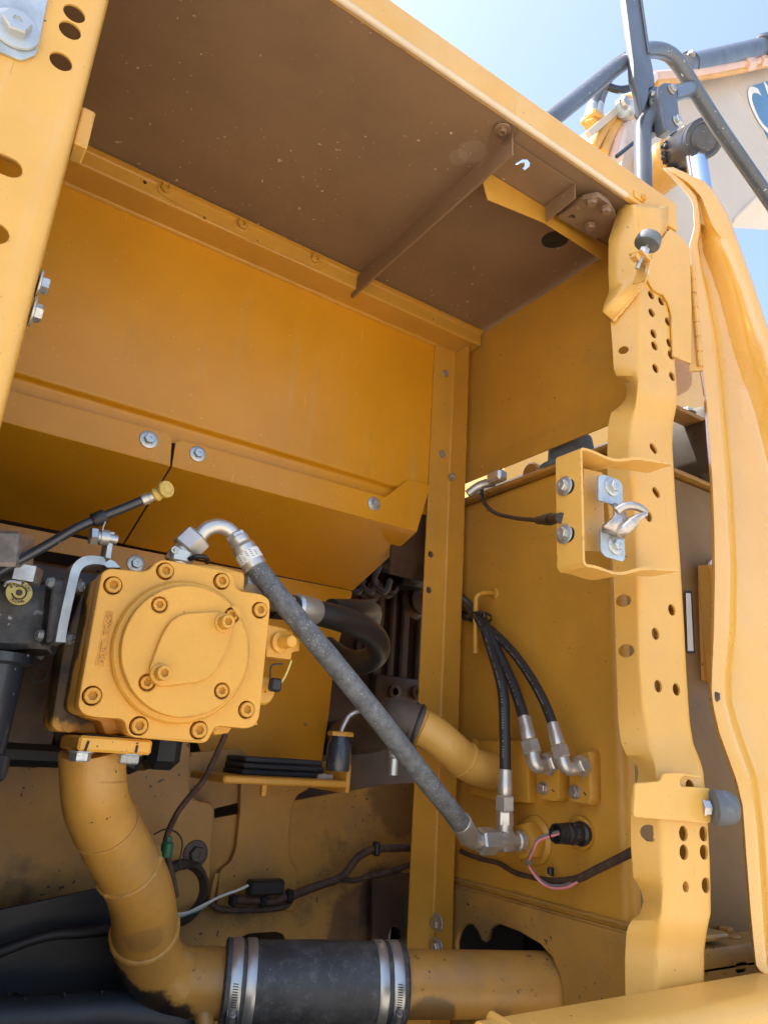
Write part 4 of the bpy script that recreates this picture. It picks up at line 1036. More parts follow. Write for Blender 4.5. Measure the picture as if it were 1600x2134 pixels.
# ------------------------------------------------------------------ tee at the tank boss
T = thing('tee_fitting', 'bright steel tee fitting joining braided hose and small hose to the tank boss', 'fitting', O(1050, 1750, y=1.09))
yt = O(1113, 1753, x=XR-.012).y; zt_c = O(1113, 1753, x=XR-.012).z
xs0 = O(984, 1752, y=yt).x; xn0, xn1, xt0, xt1 = [O(u, 1752, y=yt).x for u in (997, 1031, 1034, 1068)]
c_ = lambda x: V((x, yt, zt_c))
b = NB(); seg(b, c_(xs0-.004), c_(xn0+.006), [(.0135, 0), (.0145, .3), (.0145, 1)], 20); ob('hose_tail', b, M['steel'], T)
b = NB(); nutseg(b, c_(xn0), c_(xn1), .0245); ob('swivel_nut', b, M['steel'], T)
b = NB(); seg(b, c_(xn1-.002), c_(XR-.045), [(.0155, 0), (.0165, .1), (.0165, .75), (.019, .8), (.019, 1)], 20)
ctr_ = c_((xt0+xt1)/2); box(b, ctr_, (.030, .030, .038), None, .006, 2)
seg(b, ctr_, ctr_+Z_*.036, [(.0155, 0), (.0150, 1)], 20); ob('body', b, M['steel'], T)
xb_ = ctr_.x
zn = [O(1047, v, y=yt).z for v in (1722, 1692, 1690, 1658)]
b = NB(); nutseg(b, V((xb_, yt, zn[0])), V((xb_, yt, zn[1]+.001)), .0165); ob('lower_nut', b, M['steel'], T)

# ------------------------------------------------------------------ three small hoses
def smallhose(label, path, r, ferr, nutp, ell, ydx):
    T = thing('small_hose', label, 'hose', V(path[0]), 'small black hoses on the tank wall')
    b = NB(); tube(b, crv(path, 8), r, 20); ob('hose', b, M['hose_in'], T)
    # printed line along the hose
    P = crv(path, 8); n = len(P); mk = NB()
    for i in range(int(n*.42), n-4):
        t = (P[i+1]-P[i]).normalized(); vd = CAM-P[i]; vd -= t*vd.dot(t); vd.normalize(); sdv = t.cross(vd)
        nrm_ = (vd*.93+sdv*.36).normalized(); sx = t.cross(nrm_)
        L = (P[i+1]-P[i]).length; k = max(1, int(L/.0042))
        for j in range(k):
            if random.random() < .28: continue
            q = P[i]+t*(L*(j+.2)/k)+nrm_*(r+.0002); h = .0012+.0007*random.random(); w = .0009+.0007*random.random()
            vs = [mk.verts.new(q+sx*a*h+t*c*w) for a, c in ((-1, -1), (1, -1), (1, 1), (-1, 1))]; mk.faces.new(vs)
    o_ = ob('print_line', mk, M['print'], T); o_['kind'] = 'stuff'
    a, c_ = path[-1], ferr
    b = NB(); seg(b, V(a)-(V(c_)-V(a))*.04, c_, [(r*1.06, 0), (r*1.22, .02), (r*1.25, .5), (r*1.32, .56), (r*1.32, .92), (r*1.15, 1)], 22); ob('ferrule', b, M['steel'], T)
    b = NB(); nutseg(b, c_, nutp, r*1.72); ob('swivel_nut', b, M['steel'], T)
    if ell:
        b = NB(); tube(b, crv(ell, 6), r*1.28, 18); ob('elbow_fitting', b, M['steel'], T)
        d = (V(ell[-1])-V(ell[-2])).normalized(); b = NB(); nutseg(b, V(ell[-1])-d*.004, V(ell[-1])+d*.016, r*1.95); ob('lock_nut', b, M['steel'], T)
    return T
def OX(u, v, off): return O(u, v, x=XR-off)
tiep = OX(1004, 1292, .040)
smallhose('straight hanging small hose leading down to the tee', [OX(905, 1200, .006), OX(938, 1228, .008), OX(966, 1252, .014), OX(985, 1272, .045), OX(1006, 1305, .052), OX(1022, 1350, .058), (xb_+.004, yt+.015, OX(1036, 1440, .06).z), (xb_+.001, yt+.003, OX(1043, 1530, .06).z), (xb_, yt, O(1046, 1605, y=yt).z)], .0112,
          V((xb_, yt, O(1046, 1658, y=yt).z)), V((xb_, yt, zn[1])), None, 0)
q = OX(1141, 1590, .040); qb = OX(1141, 1590, .030)
smallhose('middle one of three small hoses, ending in an elbow on the left valve block', [OX(905, 1212, .004), OX(938, 1240, .006), OX(966, 1259, .012), OX(985, 1274, .035), OX(1010, 1300, .042), OX(1040, 1365, .050), OX(1070, 1430, .062), OX(1092, 1497, .075)], .0112,
          OX(1103, 1544, .078), OX(1110, 1572, .078), [OX(1109, 1568, .078), OX(1113, 1588, .077), OX(1121, 1597, .070), OX(1133, 1596, .052), OX(1139, 1594, .044)], 0)
smallhose('outermost curved small hose, ending in an elbow on the right valve block', [OX(905, 1250, .004), OX(938, 1270, .006), OX(966, 1283, .012), OX(985, 1289, .028), OX(1010, 1303, .034), OX(1060, 1350, .042), OX(1100, 1403, .052), OX(1132, 1460, .064), OX(1152, 1510, .075)], .0098,
          OX(1164, 1555, .078), OX(1172, 1582, .078), [OX(1171, 1578, .078), OX(1176, 1594, .077), OX(1184, 1602, .070), OX(1198, 1602, .052), OX(1206, 1599, .044)], 0)
b = NB(); m_ = axM(OX(1000, 1287, .046), V((.3, .3, 1)))
rows = []
for k in range(25):
    a = 2*math.pi*k/24; c, s = math.cos(a), math.sin(a); rows.append([m_ @ V(((.026+t)*c, (.020+t)*s, h)) for t, h in ((0, -.003), (.0015, -.003), (.0015, .003), (0, .003))])
grid(b, rows, closed=True); box(b, OX(1009, 1283, .070), (.010, .010, .014), None, .002)
tag(ob('cable_tie', b, M['blackplastic']), 'black cable tie lashing the small hoses to the bent rod', 'cable tie')

# ------------------------------------------------------------------ level sensor plug with its wires
T = thing('sensor_plug', 'black round sensor connector with pink and grey wires on the tank boss', 'connector', OX(1214, 1740, .05))
a, c_ = OX(1214, 1738, .012), OX(1214, 1738, .012)
zz = a.z; yy = a.y
xp = lambda u: O(u, 1745, y=yy).x
b = NB(); lathe(b, (XR-.010, yy, zz), -X_, [(.0205, 0), (.0215, .003), (.0215, .010), (.0165, .013), (.0165, .020), (.019, .023), (.019, .034), (.0175, .037), (.0185, .041), (.0185, .046), (.0165, .049), (.0178, .052), (.0178, .056), (.016, .059), (.0175, .062), (.0175, .072), (.0145, .073), (.0135, .060), (.0, .060)], 30)
for k in range(6): box(b, V((XR-.04, yy+.0185*math.cos(k*1.05), zz+.0185*math.sin(k*1.05))), (.012, .004, .004), None, .001)
ob('shell', b, M['blackplastic'], T)
w0 = V((XR-.072, yy, zz)); 
wp = [w0, OX(1124, 1752, .088), OX(1112, 1772, .088), OX(1101, 1800, .075), OX(1112, 1822, .06), OX(1130, 1842, .05), OX(1152, 1852, .045), OX(1180, 1850, .04), OX(1204, 1838, .035)]
b = NB(); tube(b, crv(wp, 7), .0024, 8); ob('pink_wire', b, M['wire_pink'], T)
b = NB(); tube(b, crv([p+V((.002, .003, .004)) for p in wp], 7), .0021, 8); ob('grey_wire', b, M['wire_grey'], T)
b = NB(); nutseg(b, OX(1097, 1800, .077), OX(1107, 1795, .077), .005, 8); ob('wire_tie', b, M['worn'], T)
b = NB(); lw = [OX(960, 1775, .012), OX(1000, 1790, .018), OX(1040, 1800, .02), OX(1072, 1819, .02), OX(1105, 1828, .024), OX(1150, 1836, .03), OX(1200, 1833, .032), OX(1245, 1812, .03), OX(1290, 1790, .026), OX(1325, 1772, .02), OX(1350, 1760, .02)]
pts, rr = crv(lw, 8, [.005, .005, .005, .005, .005, .0058, .007, .0072, .0075, .0078, .0078]); tube(b, pts, rr, 12)
tag(ob('tank_wire_loom', b, M['loom']), 'thin brown braided loom sagging across the foot of the tank wall', 'wiring loom')

# ------------------------------------------------------------------ return pipe elbow into the flange block
T = thing('return_pipe', 'short fat yellow elbow pipe entering the tank flange block', 'pipe', O(930, 1560, y=1.25))
e = [OX(1062, 1612, .0), OX(1034, 1610, .024), OX(1000, 1600, .055), O(978, 1592, x=XR-.09), O(945, 1562, x=XR-.15), O(920, 1538, x=XR-.185), O(890, 1518, x=XR-.22), O(868, 1508, x=XR-.24)]
e = [OX(1028, 1608, .020), OX(1006, 1604, .05), OX(985, 1596, .075), OX(960, 1580, .105), OX(935, 1557, .14), OX(908, 1534, .165), OX(880, 1517, .19), OX(855, 1508, .21)]
b = NB(); tube(b, crv(e, 6), .0375, 36); ob('elbow', b, yo, T)
def ring3(o, d, r, w, name, mt, par):
    b = NB(); rows = []; m_ = axM(o, d); n = 48
    for k in range(n+1):
        a = 2*math.pi*k/n; rows.append([m_ @ V(((r+w*math.cos(t))*math.cos(a), (r+w*math.cos(t))*math.sin(a), w*math.sin(t))) for t in [2*math.pi*j/8 for j in range(8)]])
    grid(b, rows, closed=True); return ob(name, b, mt, par)
ring3(e[3]*.75+e[2]*.25, e[4]-e[2], .0375, .0022, 'weld_bead', yo, T)
ring3(e[0]+V((-.004, 0, 0)), e[1]-e[0], .038, .003, 'weld_bead', yi, T)
ring3(e[6], e[7]-e[5], .0375, .0018, 'seam', yi, T)
dd = (e[7]-e[6]).normalized()
T = thing('return_hose', 'sooty brown hose sleeve behind the braided hose, clamped to the yellow elbow', 'hose', e[7])
b = NB(); h0 = e[6].lerp(e[7], .3); pts = crv([h0, h0+dd*.05, O(800, 1518, y=h0.y+.11), O(750, 1532, y=h0.y+.22), O(700, 1538, y=YA+.06), O(640, 1540, y=YA+.16)], 6)
tube(b, pts, [.0440]*len(pts), 32); ob('sleeve', b, M['rustpipe'], T)
ring3(h0+dd*.004, dd, .044, .0035, 'lip', M['rubber'], T); ring3(h0+dd*.016, dd, .0445, .003, 'rim', M['rubber'], T)
T = thing('spring_switch', 'small dark sensor with yellow hex top and bent steel tube beside the sooty hose', 'sensor', O(705, 1560, y=1.30))
b = NB(); q0 = O(709, 1535, y=1.30); lathe(b, q0, Z_, [(.026, 0), (.026, .007), (.023, .009)], 6, rot=.4); ob('hex_top', b, yi, T)
b = NB(); lathe(b, q0-Z_*.065, Z_, [(.022, 0), (.024, .005), (.024, .05), (.018, .06), (.018, .065)], 24); ob('body', b, M['black'], T)
b = NB(); tube(b, crv([q0+Z_*.006, O(717, 1510, y=1.30), O(728, 1492, y=1.30), O(745, 1483, y=1.30), O(760, 1482, y=1.32)], 6), .0045, 12); ob('steel_tube', b, M['zinc'], T)
b = NB(); q0 = O(822, 1560, y=1.24); lathe(b, q0+Z_*.012, -Z_, [(.011 if i % 2 else .0085, i*.004) for i in range(9)], 18); lathe(b, q0-Z_*.02, -Z_, [(.009, 0), (.009, .03), (0, .03)], 14)
tag(ob('grease_nipple', b, M['zinc']), 'small ribbed steel spring fitting peeking out under the braided hose', 'fitting')

# ------------------------------------------------------------------ black loop hose behind the braided hose
T = thing('loop_hose', 'fat black hose looping back into the dark engine gap', 'hose', O(740, 1330, y=1.2))
lp = [(560, 1262, 1.10), (610, 1268, 1.12), (655, 1276, 1.14), (710, 1290, 1.17), (755, 1308, 1.22), (784, 1335, 1.27), (784, 1362, 1.33), (755, 1380, 1.40), (715, 1375, 1.47), (680, 1350, 1.53)]
b = NB(); pts, rr = crv([O(*p[:2], y=p[2]) for p in lp], 8, [.0215, .0215, .0225, .024, .025, .026, .027, .028, .028, .028]); tube(b, pts, rr, 28); ob('hose', b, M['rubber'], T)
b = NB(); a, c_ = O(612, 1264, y=1.118), O(656, 1276, y=1.138); seg(b, a, c_, [(.020, 0), (.024, .1), (.0245, .95), (.023, 1)], 26); ob('ferrule', b, M['zinc'], T)
b = NB(); a, c_ = O(508, 1212, y=1.06), O(545, 1224, y=1.07); nutseg(b, a, c_, .014); ob('hex_plug', b, M['zinc'], T)
b = NB(); a, c_ = O(555, 1245, y=1.08), O(612, 1264, y=1.118); seg(b, a, c_, [(.02, 0), (.02, .4), (.016, .5), (.016, 1)], 20); ob('adapter', b, M['steel'], T)
b = NB(); tube(b, crv([O(690, 1270, y=1.3), O(740, 1270, y=1.34), O(775, 1275, y=1.42), O(770, 1310, y=1.5)], 6), .022, 18); ob('second_loop', b, M['rubber'], T)
# ------------------------------------------------------------------ engine deep in the gap
T = thing('engine_block', 'dark brown oily engine block deep in the gap left of the corner post', 'engine', (1.1, 1.9, 1.5))
YE = 1.95
b = NB(); fe = FY(YE); box(b, (1.05, YE+.25, 1.55), (1.1, .5, 1.3), None, .02, 2); ob('casting', b, M['engine'], T)
for u, w in ((785, 20), (812, 16), (838, 22), (868, 14)):
    b = NB(); a, c_ = O(u+6, 1190, y=YE), O(u-8, 1440, y=YE); ww = w*.001
    box(b, (a+c_)/2, (ww*1.4, .05, (a-c_).length), None, .006); ob('rib', b, M['engine'], T)
for u, v, r in ((863, 1255, .045), (805, 1443, .022), (852, 1445, .022), (765, 1232, .03), (800, 1228, .025), (760, 1350, .03)):
    b = NB(); lathe(b, O(u, v, y=YE), -Y_, [(r*1.4, 0), (r*1.4, .02), (r, .03), (r, .05), (r*.5, .052), (r*.5, .04), (0, .04)], 22); ob('boss', b, M['engine'], T)
b = NB(); box(b, O(830, 1445, y=YE-.02), (.20, .04, .10), None, .015, 2); ob('flange', b, M['engine'], T)
b = NB(); box(b, O(790, 1170, y=YE-.05), (.20, .10, .07), None, .01, 2); box(b, O(850, 1200, y=YE-.05), (.10, .09, .09), None, .01, 2); ob('cover', b, M['cast'], T)
b = NB()
for u in (735, 762, 790): tube(b, crv([O(u, 1180, y=1.85), O(u-12, 1215, y=1.83), O(u+10, 1235, y=1.82), O(u+22, 1210, y=1.84)], 6), .010, 10)
ob('injector_line', b, M['rustpipe'], T)
b = NB(); tube(b, crv([O(800, 1160, y=1.6), O(840, 1166, y=1.58), O(870, 1180, y=1.56), O(900, 1200, y=1.55)], 6), .020, 16)
tag(ob('dark_engine_hose', b, M['rubber']), 'thin black hose crossing the top of the dark engine gap', 'hose')
b = NB(); tube(b, [O(800, 1140, y=1.75), O(920, 1120, y=1.72)], .05, 18)
tag(ob('dark_duct', b, M['rustpipe']), 'sooty duct in the dark gap under the heat shield corner', 'duct')

# ------------------------------------------------------------------ shelf bracket with foam strips
T = thing('engine_mount_shelf', 'yellow shelf bracket with black foam strips behind the pump', 'bracket', O(640, 1620, y=1.45))
yb_, yf_ = YA-.004, O(700, 1640, y=1.38).y
zz = O(640, 1632, y=yf_).z
xa_, xb_s = O(468, 1610, y=yf_).x, O(728, 1640, y=yf_).x
b = NB(); box(b, ((xa_+xb_s)/2, (yf_+yb_)/2, zz), (xb_s-xa_, yb_-yf_, .014), None, .003); ob('shelf_plate', b, yi, T)
f = FX(xb_s-.012) ; 
p_ = FY(yf_+.001)
b = NB(); box(b, (xb_s-.004, (yf_+yb_)/2, zz+.012), (.012, yb_-yf_+.004, .058), None, .005, 2); ob('end_lip', b, yi, T)
b = NB(); q = O(549, 1645, y=yf_+.01); box(b, q, (.012, .012, .028), None, .004, 2); ob('drip_peg', b, yi, T)
for k in range(3):
    b = NB(); xs_a, xs_b = O(488+2*k, 1608, y=1.5).x, O(660-3*k, 1604, y=1.5).x
    box(b, ((xs_a+xs_b)/2, 1.52, zz+.012+k*.0125), (xs_b-xs_a, .12, .011), None, .003)
    tag(ob('foam_strip', b, M['foam']), ['lowest dark foam strip lying on the yellow shelf', 'middle dark foam strip in the stack on the yellow shelf', 'topmost dark foam strip on the yellow shelf'][k], 'foam strip', 'foam strips on the shelf')
b = NB(); rng = random.Random(3)
for k in range(60):
    bx = O(665+rng.random()*45, 1612+rng.random()*4, y=1.44); s = .003+.005*rng.random(); bx.z = zz+.008+s*.3
    b2 = bmesh.ops.create_icosphere(b, subdivisions=1, radius=s, matrix=Matrix.Translation(bx))
o_ = ob('dirt_crumbs', b, M['dirt']); tag(o_, 'loose pale dirt crumbs on the yellow shelf', 'dirt', kind='stuff')

# ------------------------------------------------------------------ lower frame wall behind the pipes
c7 = lambda L: cc(L, 2, 0, 1550)
T = thing('lower_frame_wall', 'grimy yellow frame wall of layered plates behind the suction pipe', 'frame', (.7, 1.56, .9))
fb = FY(1.56)
hole1 = c7([(1000, 835), (1010, 805), (1040, 792), (1150, 785), (1180, 795), (1190, 820), (1190, 900), (1000, 900)])
hole2 = c7([(1618, 900), (1618, 800), (1630, 770), (1645, 762), (1665, 775), (1672, 810), (1672, 900)])
hole3 = c7([(893, 272), (1002, 244), (1000, 292), (893, 312)])
plate('base_plate', fb, fb.pxs(c7([(-400, 40), (0, 55), (260, 90), (560, 60), (1000, 20), (1225, 238), (1600, 172), (1790, 160), (1790, 1400), (-400, 1400)])), yd, T, holes=[fb.pxs(hole1), fb.pxs(hole2), fb.pxs(hole3)], t=.012)
f2 = FY(1.543)
plate('centre_plate', f2, rnd(f2.pxs(c7([(1005, 170), (1000, 300), (985, 440), (962, 497), (918, 528), (905, 640), (905, 700), (1236, 700), (1240, 530), (1208, 490), (1203, 400), (1216, 270), (1240, 215), (1290, 190), (1290, 100), (1005, 100)])), .008), yd, T, t=.016, bev=.003)
f3_ = FY(1.515)
plate('left_plate', f3_, rnd(f3_.pxs(c7([(520, -20), (795, -20), (788, 190), (815, 236), (878, 247), (893, 264), (884, 420), (876, 560), (850, 640), (820, 720), (700, 760), (560, 640), (500, 300)])), .008), yd, T, t=.04, bev=.003)
fast('bolt', O(407, 1780, y=1.515), -Y_, .0155, M['rustpipe'], T)
b = NB(); lathe(b, O(380, 1862, y=1.50), -Y_+X_*.2, [(.058, -.05), (.058, 0), (.048, .010), (.042, .0), (.038, -.06)], 30, caps=False); ob('round_collar', b, M['rustpipe'], T)
b = NB(); tube(b, crv([O(*p, y=1.535) for p in c7([(905, 540), (890, 600), (880, 660), (900, 690), (930, 700)])], 6), .006, 10); ob('weld_bead', b, yd, T)
plate('corner_gusset', FY(1.52), FY(1.52).pxs(c7([(1555, 560), (1720, 540), (1740, 1000), (1550, 1000)])), M['yellow_dirty'], T, t=.01, holes=[FY(1.52).pxs(hole2)])
# black oily sheet at lower left, added where the bay falls dark
T = thing('dark_oily_sheet', 'black oily sheet at the lower left, darkness put into its colour', 'dark sheet', (.1, 1.45, 1.0))
fg = FY(1.46)
plate('sheet', fg, fg.pxs(c7([(-500, 820), (0, 692), (430, 600), (520, 640), (640, 760), (760, 940), (760, 1500), (-500, 1500)])), M['oily'], T, t=.008, bev=.002)
b = NB(); tube(b, crv([O(*p, y=1.42) for p in c7([(-150, 930), (0, 868), (120, 822), (230, 795), (350, 788), (470, 775), (540, 775)])], 6), .009, 12); ob('pressed_ridge', b, M['oily'], T)
b = NB(); tube(b, crv([O(*p, y=1.36) for p in c7([(-250, 1165), (0, 1150), (200, 1140), (420, 1120), (600, 1125), (800, 1150)])], 6), .030, 20)
tag(ob('belly_hose', b, mat('bluish_black_hose', (.020, .026, .036), .5, var=.3, dust=.4, dcol=(.04, .05, .06), bump=.1)), 'thick bluish black hose along the bottom left corner', 'hose')
b = NB(); rng = random.Random(5); rows = []
for i in range(46):
    u = 8+i*5.4; rowp = []
    for j in range(7):
        t = j/6; v = 2102-24*t*(1+.35*math.sin(i*.37))+4*math.sin(i*.9+j*1.3)
        rowp.append(O(u+3*math.sin(j*1.7+i*.5), v, y=1.365+.016*math.sin(i*.8+j*.9)+.010*math.sin(i*2.1-j)))
    rows.append(rowp)
grid(b, rows); me = mesh_of(b, 60)
tag(ob('oily_rag', me, M['rag'], ang=60), 'crumpled grimy rag strip above the bluish black hose', 'rag')

# ------------------------------------------------------------------ wiring on the frame wall
T = thing('frame_wire_loom', 'brown wiring loom clipped along the grimy frame wall', 'wiring loom', O(620, 1860, y=1.5))
c8 = lambda L: cc(L, 1600/540, 340, 1640)
def yw(L, y): return [O(*p, y=y) for p in L]
b = NB(); tube(b, crv(yw(c8([(420, 702), (500, 700), (600, 706), (690, 708), (740, 690), (790, 678), (850, 652), (950, 615), (1080, 570), (1130, 530), (1190, 450), (1240, 410), (1310, 385), (1420, 380), (1560, 375)]), 1.50), 6), .0085, 12); ob('main_loom', b, M['loom'], T)
b = NB(); tube(b, crv(yw(c8([(270, 705), (330, 750), (420, 765), (560, 762), (680, 755), (760, 735), (795, 690)]), 1.505), 6), .006, 10); ob('branch_loom', b, M['loom'], T)
b = NB(); tube(b, crv(yw(c8([(1090, 572), (1180, 580), (1270, 555), (1380, 530), (1560, 470)]), 1.505), 6), .006, 10); ob('branch_loom', b, M['loom'], T)
for p, s in (((612, 705), .024), ((778, 675), .026), ((430, 702), .022), ((1315, 383), .030)):
    b = NB(); box(b, O(*c8([p])[0], y=1.495), (.012, .024, s), None, .004); ob('clip', b, M['blackplastic'], T)
b = NB(); box(b, O(*c8([(630, 620)])[0], y=1.485), (.075, .03, .028), None, .004); box(b, O(*c8([(680, 590)])[0], y=1.485), (.04, .022, .012), None, .003); ob('connector', b, M['blackplastic'], T)
for k, (mt, off) in enumerate(((M['wire_white'], 0), (M['wire_white'], 7), (M['wire_teal'], 16))):
    L = c8([(525, 610), (460, 640), (380, 668), (310, 700), (230, 740+off), (150, 778+off*.6), (60, 790+off*2), (0, 800+off*2)])
    b = NB(); tube(b, crv(yw(L, 1.48+.003*k), 6), .0026, 8); ob('loose_wire', b, mt, T)
b = NB(); L = c7([(940, -40), (900, 50), (850, 150), (800, 210), (745, 280), (705, 360), (690, 420), (700, 480), (720, 560), (735, 640)])
tube(b, crv(yw(L, 1.40), 6), .0055, 10); tag(ob('hanging_loom', b, M['loom']), 'thin braided loom hanging from the pump down beside the suction pipe', 'wiring loom')
b = NB(); L = c7([(640, 380), (690, 358), (740, 375), (760, 420), (748, 500), (765, 525), (790, 510), (830, 500)])
tube(b, crv(yw(L, 1.49), 6), .0016, 6); tag(ob('loose_black_wire', b, M['ink']), 'hair thin black wire curling round the bolt on the frame wall', 'wire')
b = NB(); q = O(*c7([(697, 432)])[0], y=1.40); lathe(b, q-Z_*.016, Z_, [(.010, 0), (.011, .004), (.011, .022), (.007, .026), (.007, .034)], 16); tag(ob('green_plug', b, M['green']), 'small green plug on the loom beside the suction pipe', 'plug')

# ------------------------------------------------------------------ left: castings, dipstick, brackets
T = thing('filter_housing', 'blackened cast housing at the left edge carrying the oil tag', 'casting', O(60, 1280, y=1.15))
fcx = FY(1.14)
c6 = lambda L: cc(L, 915/240, 0, 1060)
plate('casting', fcx, rnd(fcx.pxs(c6([(-300, 520), (100, 540), (180, 600), (330, 590), (360, 560), (420, 555), (530, 560), (520, 700), (430, 1090), (500, 1120), (400, 1140), (250, 1130), (100, 1140), (-300, 1130)])), .008), M['cast'], T, t=.10, bev=.012)
plate('side_flange', FY(1.10), rnd(FY(1.10).pxs(c6([(410, 560), (530, 560), (515, 720), (455, 1060), (360, 1070), (380, 880)])), .005), M['cast'], T, t=.06, bev=.004)
for p in c6([(412, 590), (325, 1010)]): fast('hex', O(*p, y=1.10), -X_*.9-Y_*.35, .0068, M['galv'], T)
for p in c6([(630, 620), (545, 1040)]): fast('nut', O(*p, y=1.10), X_*.8-Y_*.4, .008, M['zinc'], T)
b = NB(); a = O(2, 1362, y=1.14); lathe(b, a, -Z_, [(.042, 0), (.042, .012), (.034, .016), (.032, .13), (.040, .132), (.040, .16), (.03, .17)], 40); tag(ob('canister', b, M['black']), 'glossy dark cylindrical canister under the cast housing at the left edge', 'canister')
b = NB(); lathe(b, O(45, 1200, y=1.11), Z_, [(.026, -.01), (.026, .012), (.022, .014)], 6); nutseg(b, O(8, 1188, y=1.11), O(14, 1115, y=1.11), .036, 6)
tag(ob('hex_fitting', b, M['worn']), 'large dull steel hex fitting at the left edge above the oil tag', 'fitting')
# oil tag
qt = O(40, 1235, y=1.085); ft = Fr(qt, V((1, .05, .03)), V((0, .12, 1)))
T = thing('oil_tag', 'round yellow engine oil tag hanging on the blackened casting', 'tag', qt)
rt_ = (O(70, 1235, y=1.085)-O(12, 1235, y=1.085)).length/2
DC = plate('disc', ft, circ((0, 0), rt_, 40), M['goldtag'], T, t=.004, bev=.001)
for i, ch in enumerate('ENGINE OIL'):
    a = math.radians(150-i*14.5)
    ob('letter', text_me(ch, .0072, ft.M(rt_*.76*math.cos(a), rt_*.76*math.sin(a), .0003, a-math.pi/2), .0004), M['goldtag'] if False else mat_tag if 'mat_tag' in globals() else M['engine'], DC) if ch != ' ' else None
for i, ch in enumerate('302446'):
    a = math.radians(-125+i*13)
    ob('letter', text_me(ch, .0068, ft.M(rt_*.76*math.cos(a), rt_*.76*math.sin(a), .0003, a+math.pi/2), .0004), M['engine'], DC)
b = NB(); tube(b, [ft.w(.009*math.cos(t), .009*math.sin(t), .0006) for t in [math.radians(125-290*k/20) for k in range(21)]], .0010, 6); tube(b, [ft.w(-.004, .014, .0006), ft.w(.004, .014, .0006)], .0012, 6); lathe(b, ft.w(0, 0, 0), ft.n, [(.0045, 0), (.004, .001), (0, .001)], 12)
ob('can_emblem', b, M['engine'], DC)
b = NB(); tube(b, crv([O(8, 1222, y=1.085), O(14, 1214, y=1.083), O(28, 1212, y=1.084), O(44, 1216, y=1.085)], 6), .0022, 8); ob('strap', b, M['worn'], T)
# silver L bracket
T = thing('bent_bracket', 'bright silver bent bracket curving from the casting over to the pump', 'bracket', O(170, 1230, y=1.06))
L6 = c6([(442, 1060), (470, 900), (500, 760), (535, 610), (560, 500), (580, 450), (620, 405), (670, 380), (730, 373), (800, 380), (840, 388)])
L7 = c6([(520, 1063), (540, 930), (575, 760), (608, 620), (632, 520), (655, 475), (700, 448), (760, 440), (800, 444), (835, 450)])
rows = []
Po = [O(*p, y=1.07) for p in L6]; Pi = [O(*p, y=1.07) for p in L7]
b = NB(); bk = V((0, .055, 0))
from bisect import bisect
def resamp(P, n):
    d = [0]
    for a_, c__ in zip(P, P[1:]): d.append(d[-1]+(c__-a_).length)
    out = []
    for i in range(n):
        s = d[-1]*i/(n-1); k = min(max(bisect(d, s)-1, 0), len(P)-2); f = (s-d[k])/(d[k+1]-d[k]); out.append(P[k].lerp(P[k+1], f))
    return out
Po, Pi = resamp(crv(Po, 5), 30), resamp(crv(Pi, 5), 30)
grid(b, [[a_, c__, c__+bk, a_+bk] for a_, c__ in zip(Po, Pi)], closed=True, caps=True)
bmesh.ops.bevel(b, geom=[e_ for e_ in b.edges if e_.is_valid and abs((e_.verts[0].co-e_.verts[1].co).y) < .001 and len(e_.link_faces) == 2 and e_.calc_face_angle(0) > 1.0], offset=.0012, segments=1, affect='EDGES')
ob('arm', b, M['galv'], T)
plate('end_tab', FY(1.085), FY(1.085).pxs(c6([(835, 385), (915, 420), (960, 470), (850, 470), (830, 450)])), M['zinc'], T, t=.04)
f = FY(1.06)
plate('upright_tab', f, rnd(f.pxs(c6([(868, 182), (912, 186), (880, 402), (838, 385)])), .001), M['galv'], T, t=.035, bev=.001)
b = NB(); q = O(*c6([(800, 228)])[0], y=1.06); nutseg(b, O(*c6([(712, 215)])[0], y=1.06), O(*c6([(772, 222)])[0], y=1.06), .013); seg(b, O(*c6([(765, 222)])[0], y=1.06), O(*c6([(862, 235)])[0], y=1.06), [(.0085, 0), (.0085, .3), (.0115, .32), (.0115, 1)], 18); seg(b, O(*c6([(860, 235)])[0], y=1.06), O(*c6([(930, 250)])[0], y=1.06), [(.007, 0), (.007, 1)], 14); ob('bolt', b, M['zinc'], T)
rows = [[O(*p, y=1.052), O(*p, y=1.075)] for p in c6([(800, 275), (808, 200), (822, 140), (836, 105), (840, 95)])]
b = NB(); grid(b, rows); ob('clip_strap', solid(mesh_of(b), .0016, 0), M['galv'], T)
# dipstick
T = thing('dipstick', 'slim black dipstick tube with round yellow cap slanting across the heat shield', 'dipstick', O(200, 1085, y=1.06))
dp = [(-30, 1208, 1.10), (40, 1168, 1.085), (100, 1135, 1.075), (160, 1100, 1.065), (210, 1078, 1.06), (260, 1058, 1.05), (298, 1042, 1.04)]
b = NB(); tube(b, crv([O(*p[:2], y=p[2]) for p in dp], 6), .0068, 16); ob('tube', b, M['black'], T)
b = NB(); seg(b, O(193, 1086, y=1.061), O(220, 1074, y=1.057), [(.0095, 0), (.0105, .1), (.0105, .9), (.0095, 1)], 18); ob('rubber_grommet', b, M['rubber'], T)
a, c_ = O(296, 1043, y=1.0405), O(322, 1033, y=1.034)
b = NB(); seg(b, a, c_, [(.0075, 0), (.0085, .05), (.0085, .55), (.007, .6), (.007, 1)], 18); ob('collar', b, M['steel'], T)
b = NB(); seg(b, c_, O(334, 1026, y=1.028), [(.009, 0), (.0105, .3), (.009, 1)], 18); ob('cap_neck', b, M['gold'], T)
q = O(345, 1020, y=1.02); b = NB(); axc = V((.35, -1, .12)).normalized(); lathe(b, q-axc*.004, axc, [(.0118, 0), (.0128, .002), (.0128, .007), (.0112, .009), (.0095, .0088), (.009, .0078), (.0045, .0078), (.004, .0086), (.0, .0086)], 30); ob('cap', b, M['gold'], T)
b = NB()
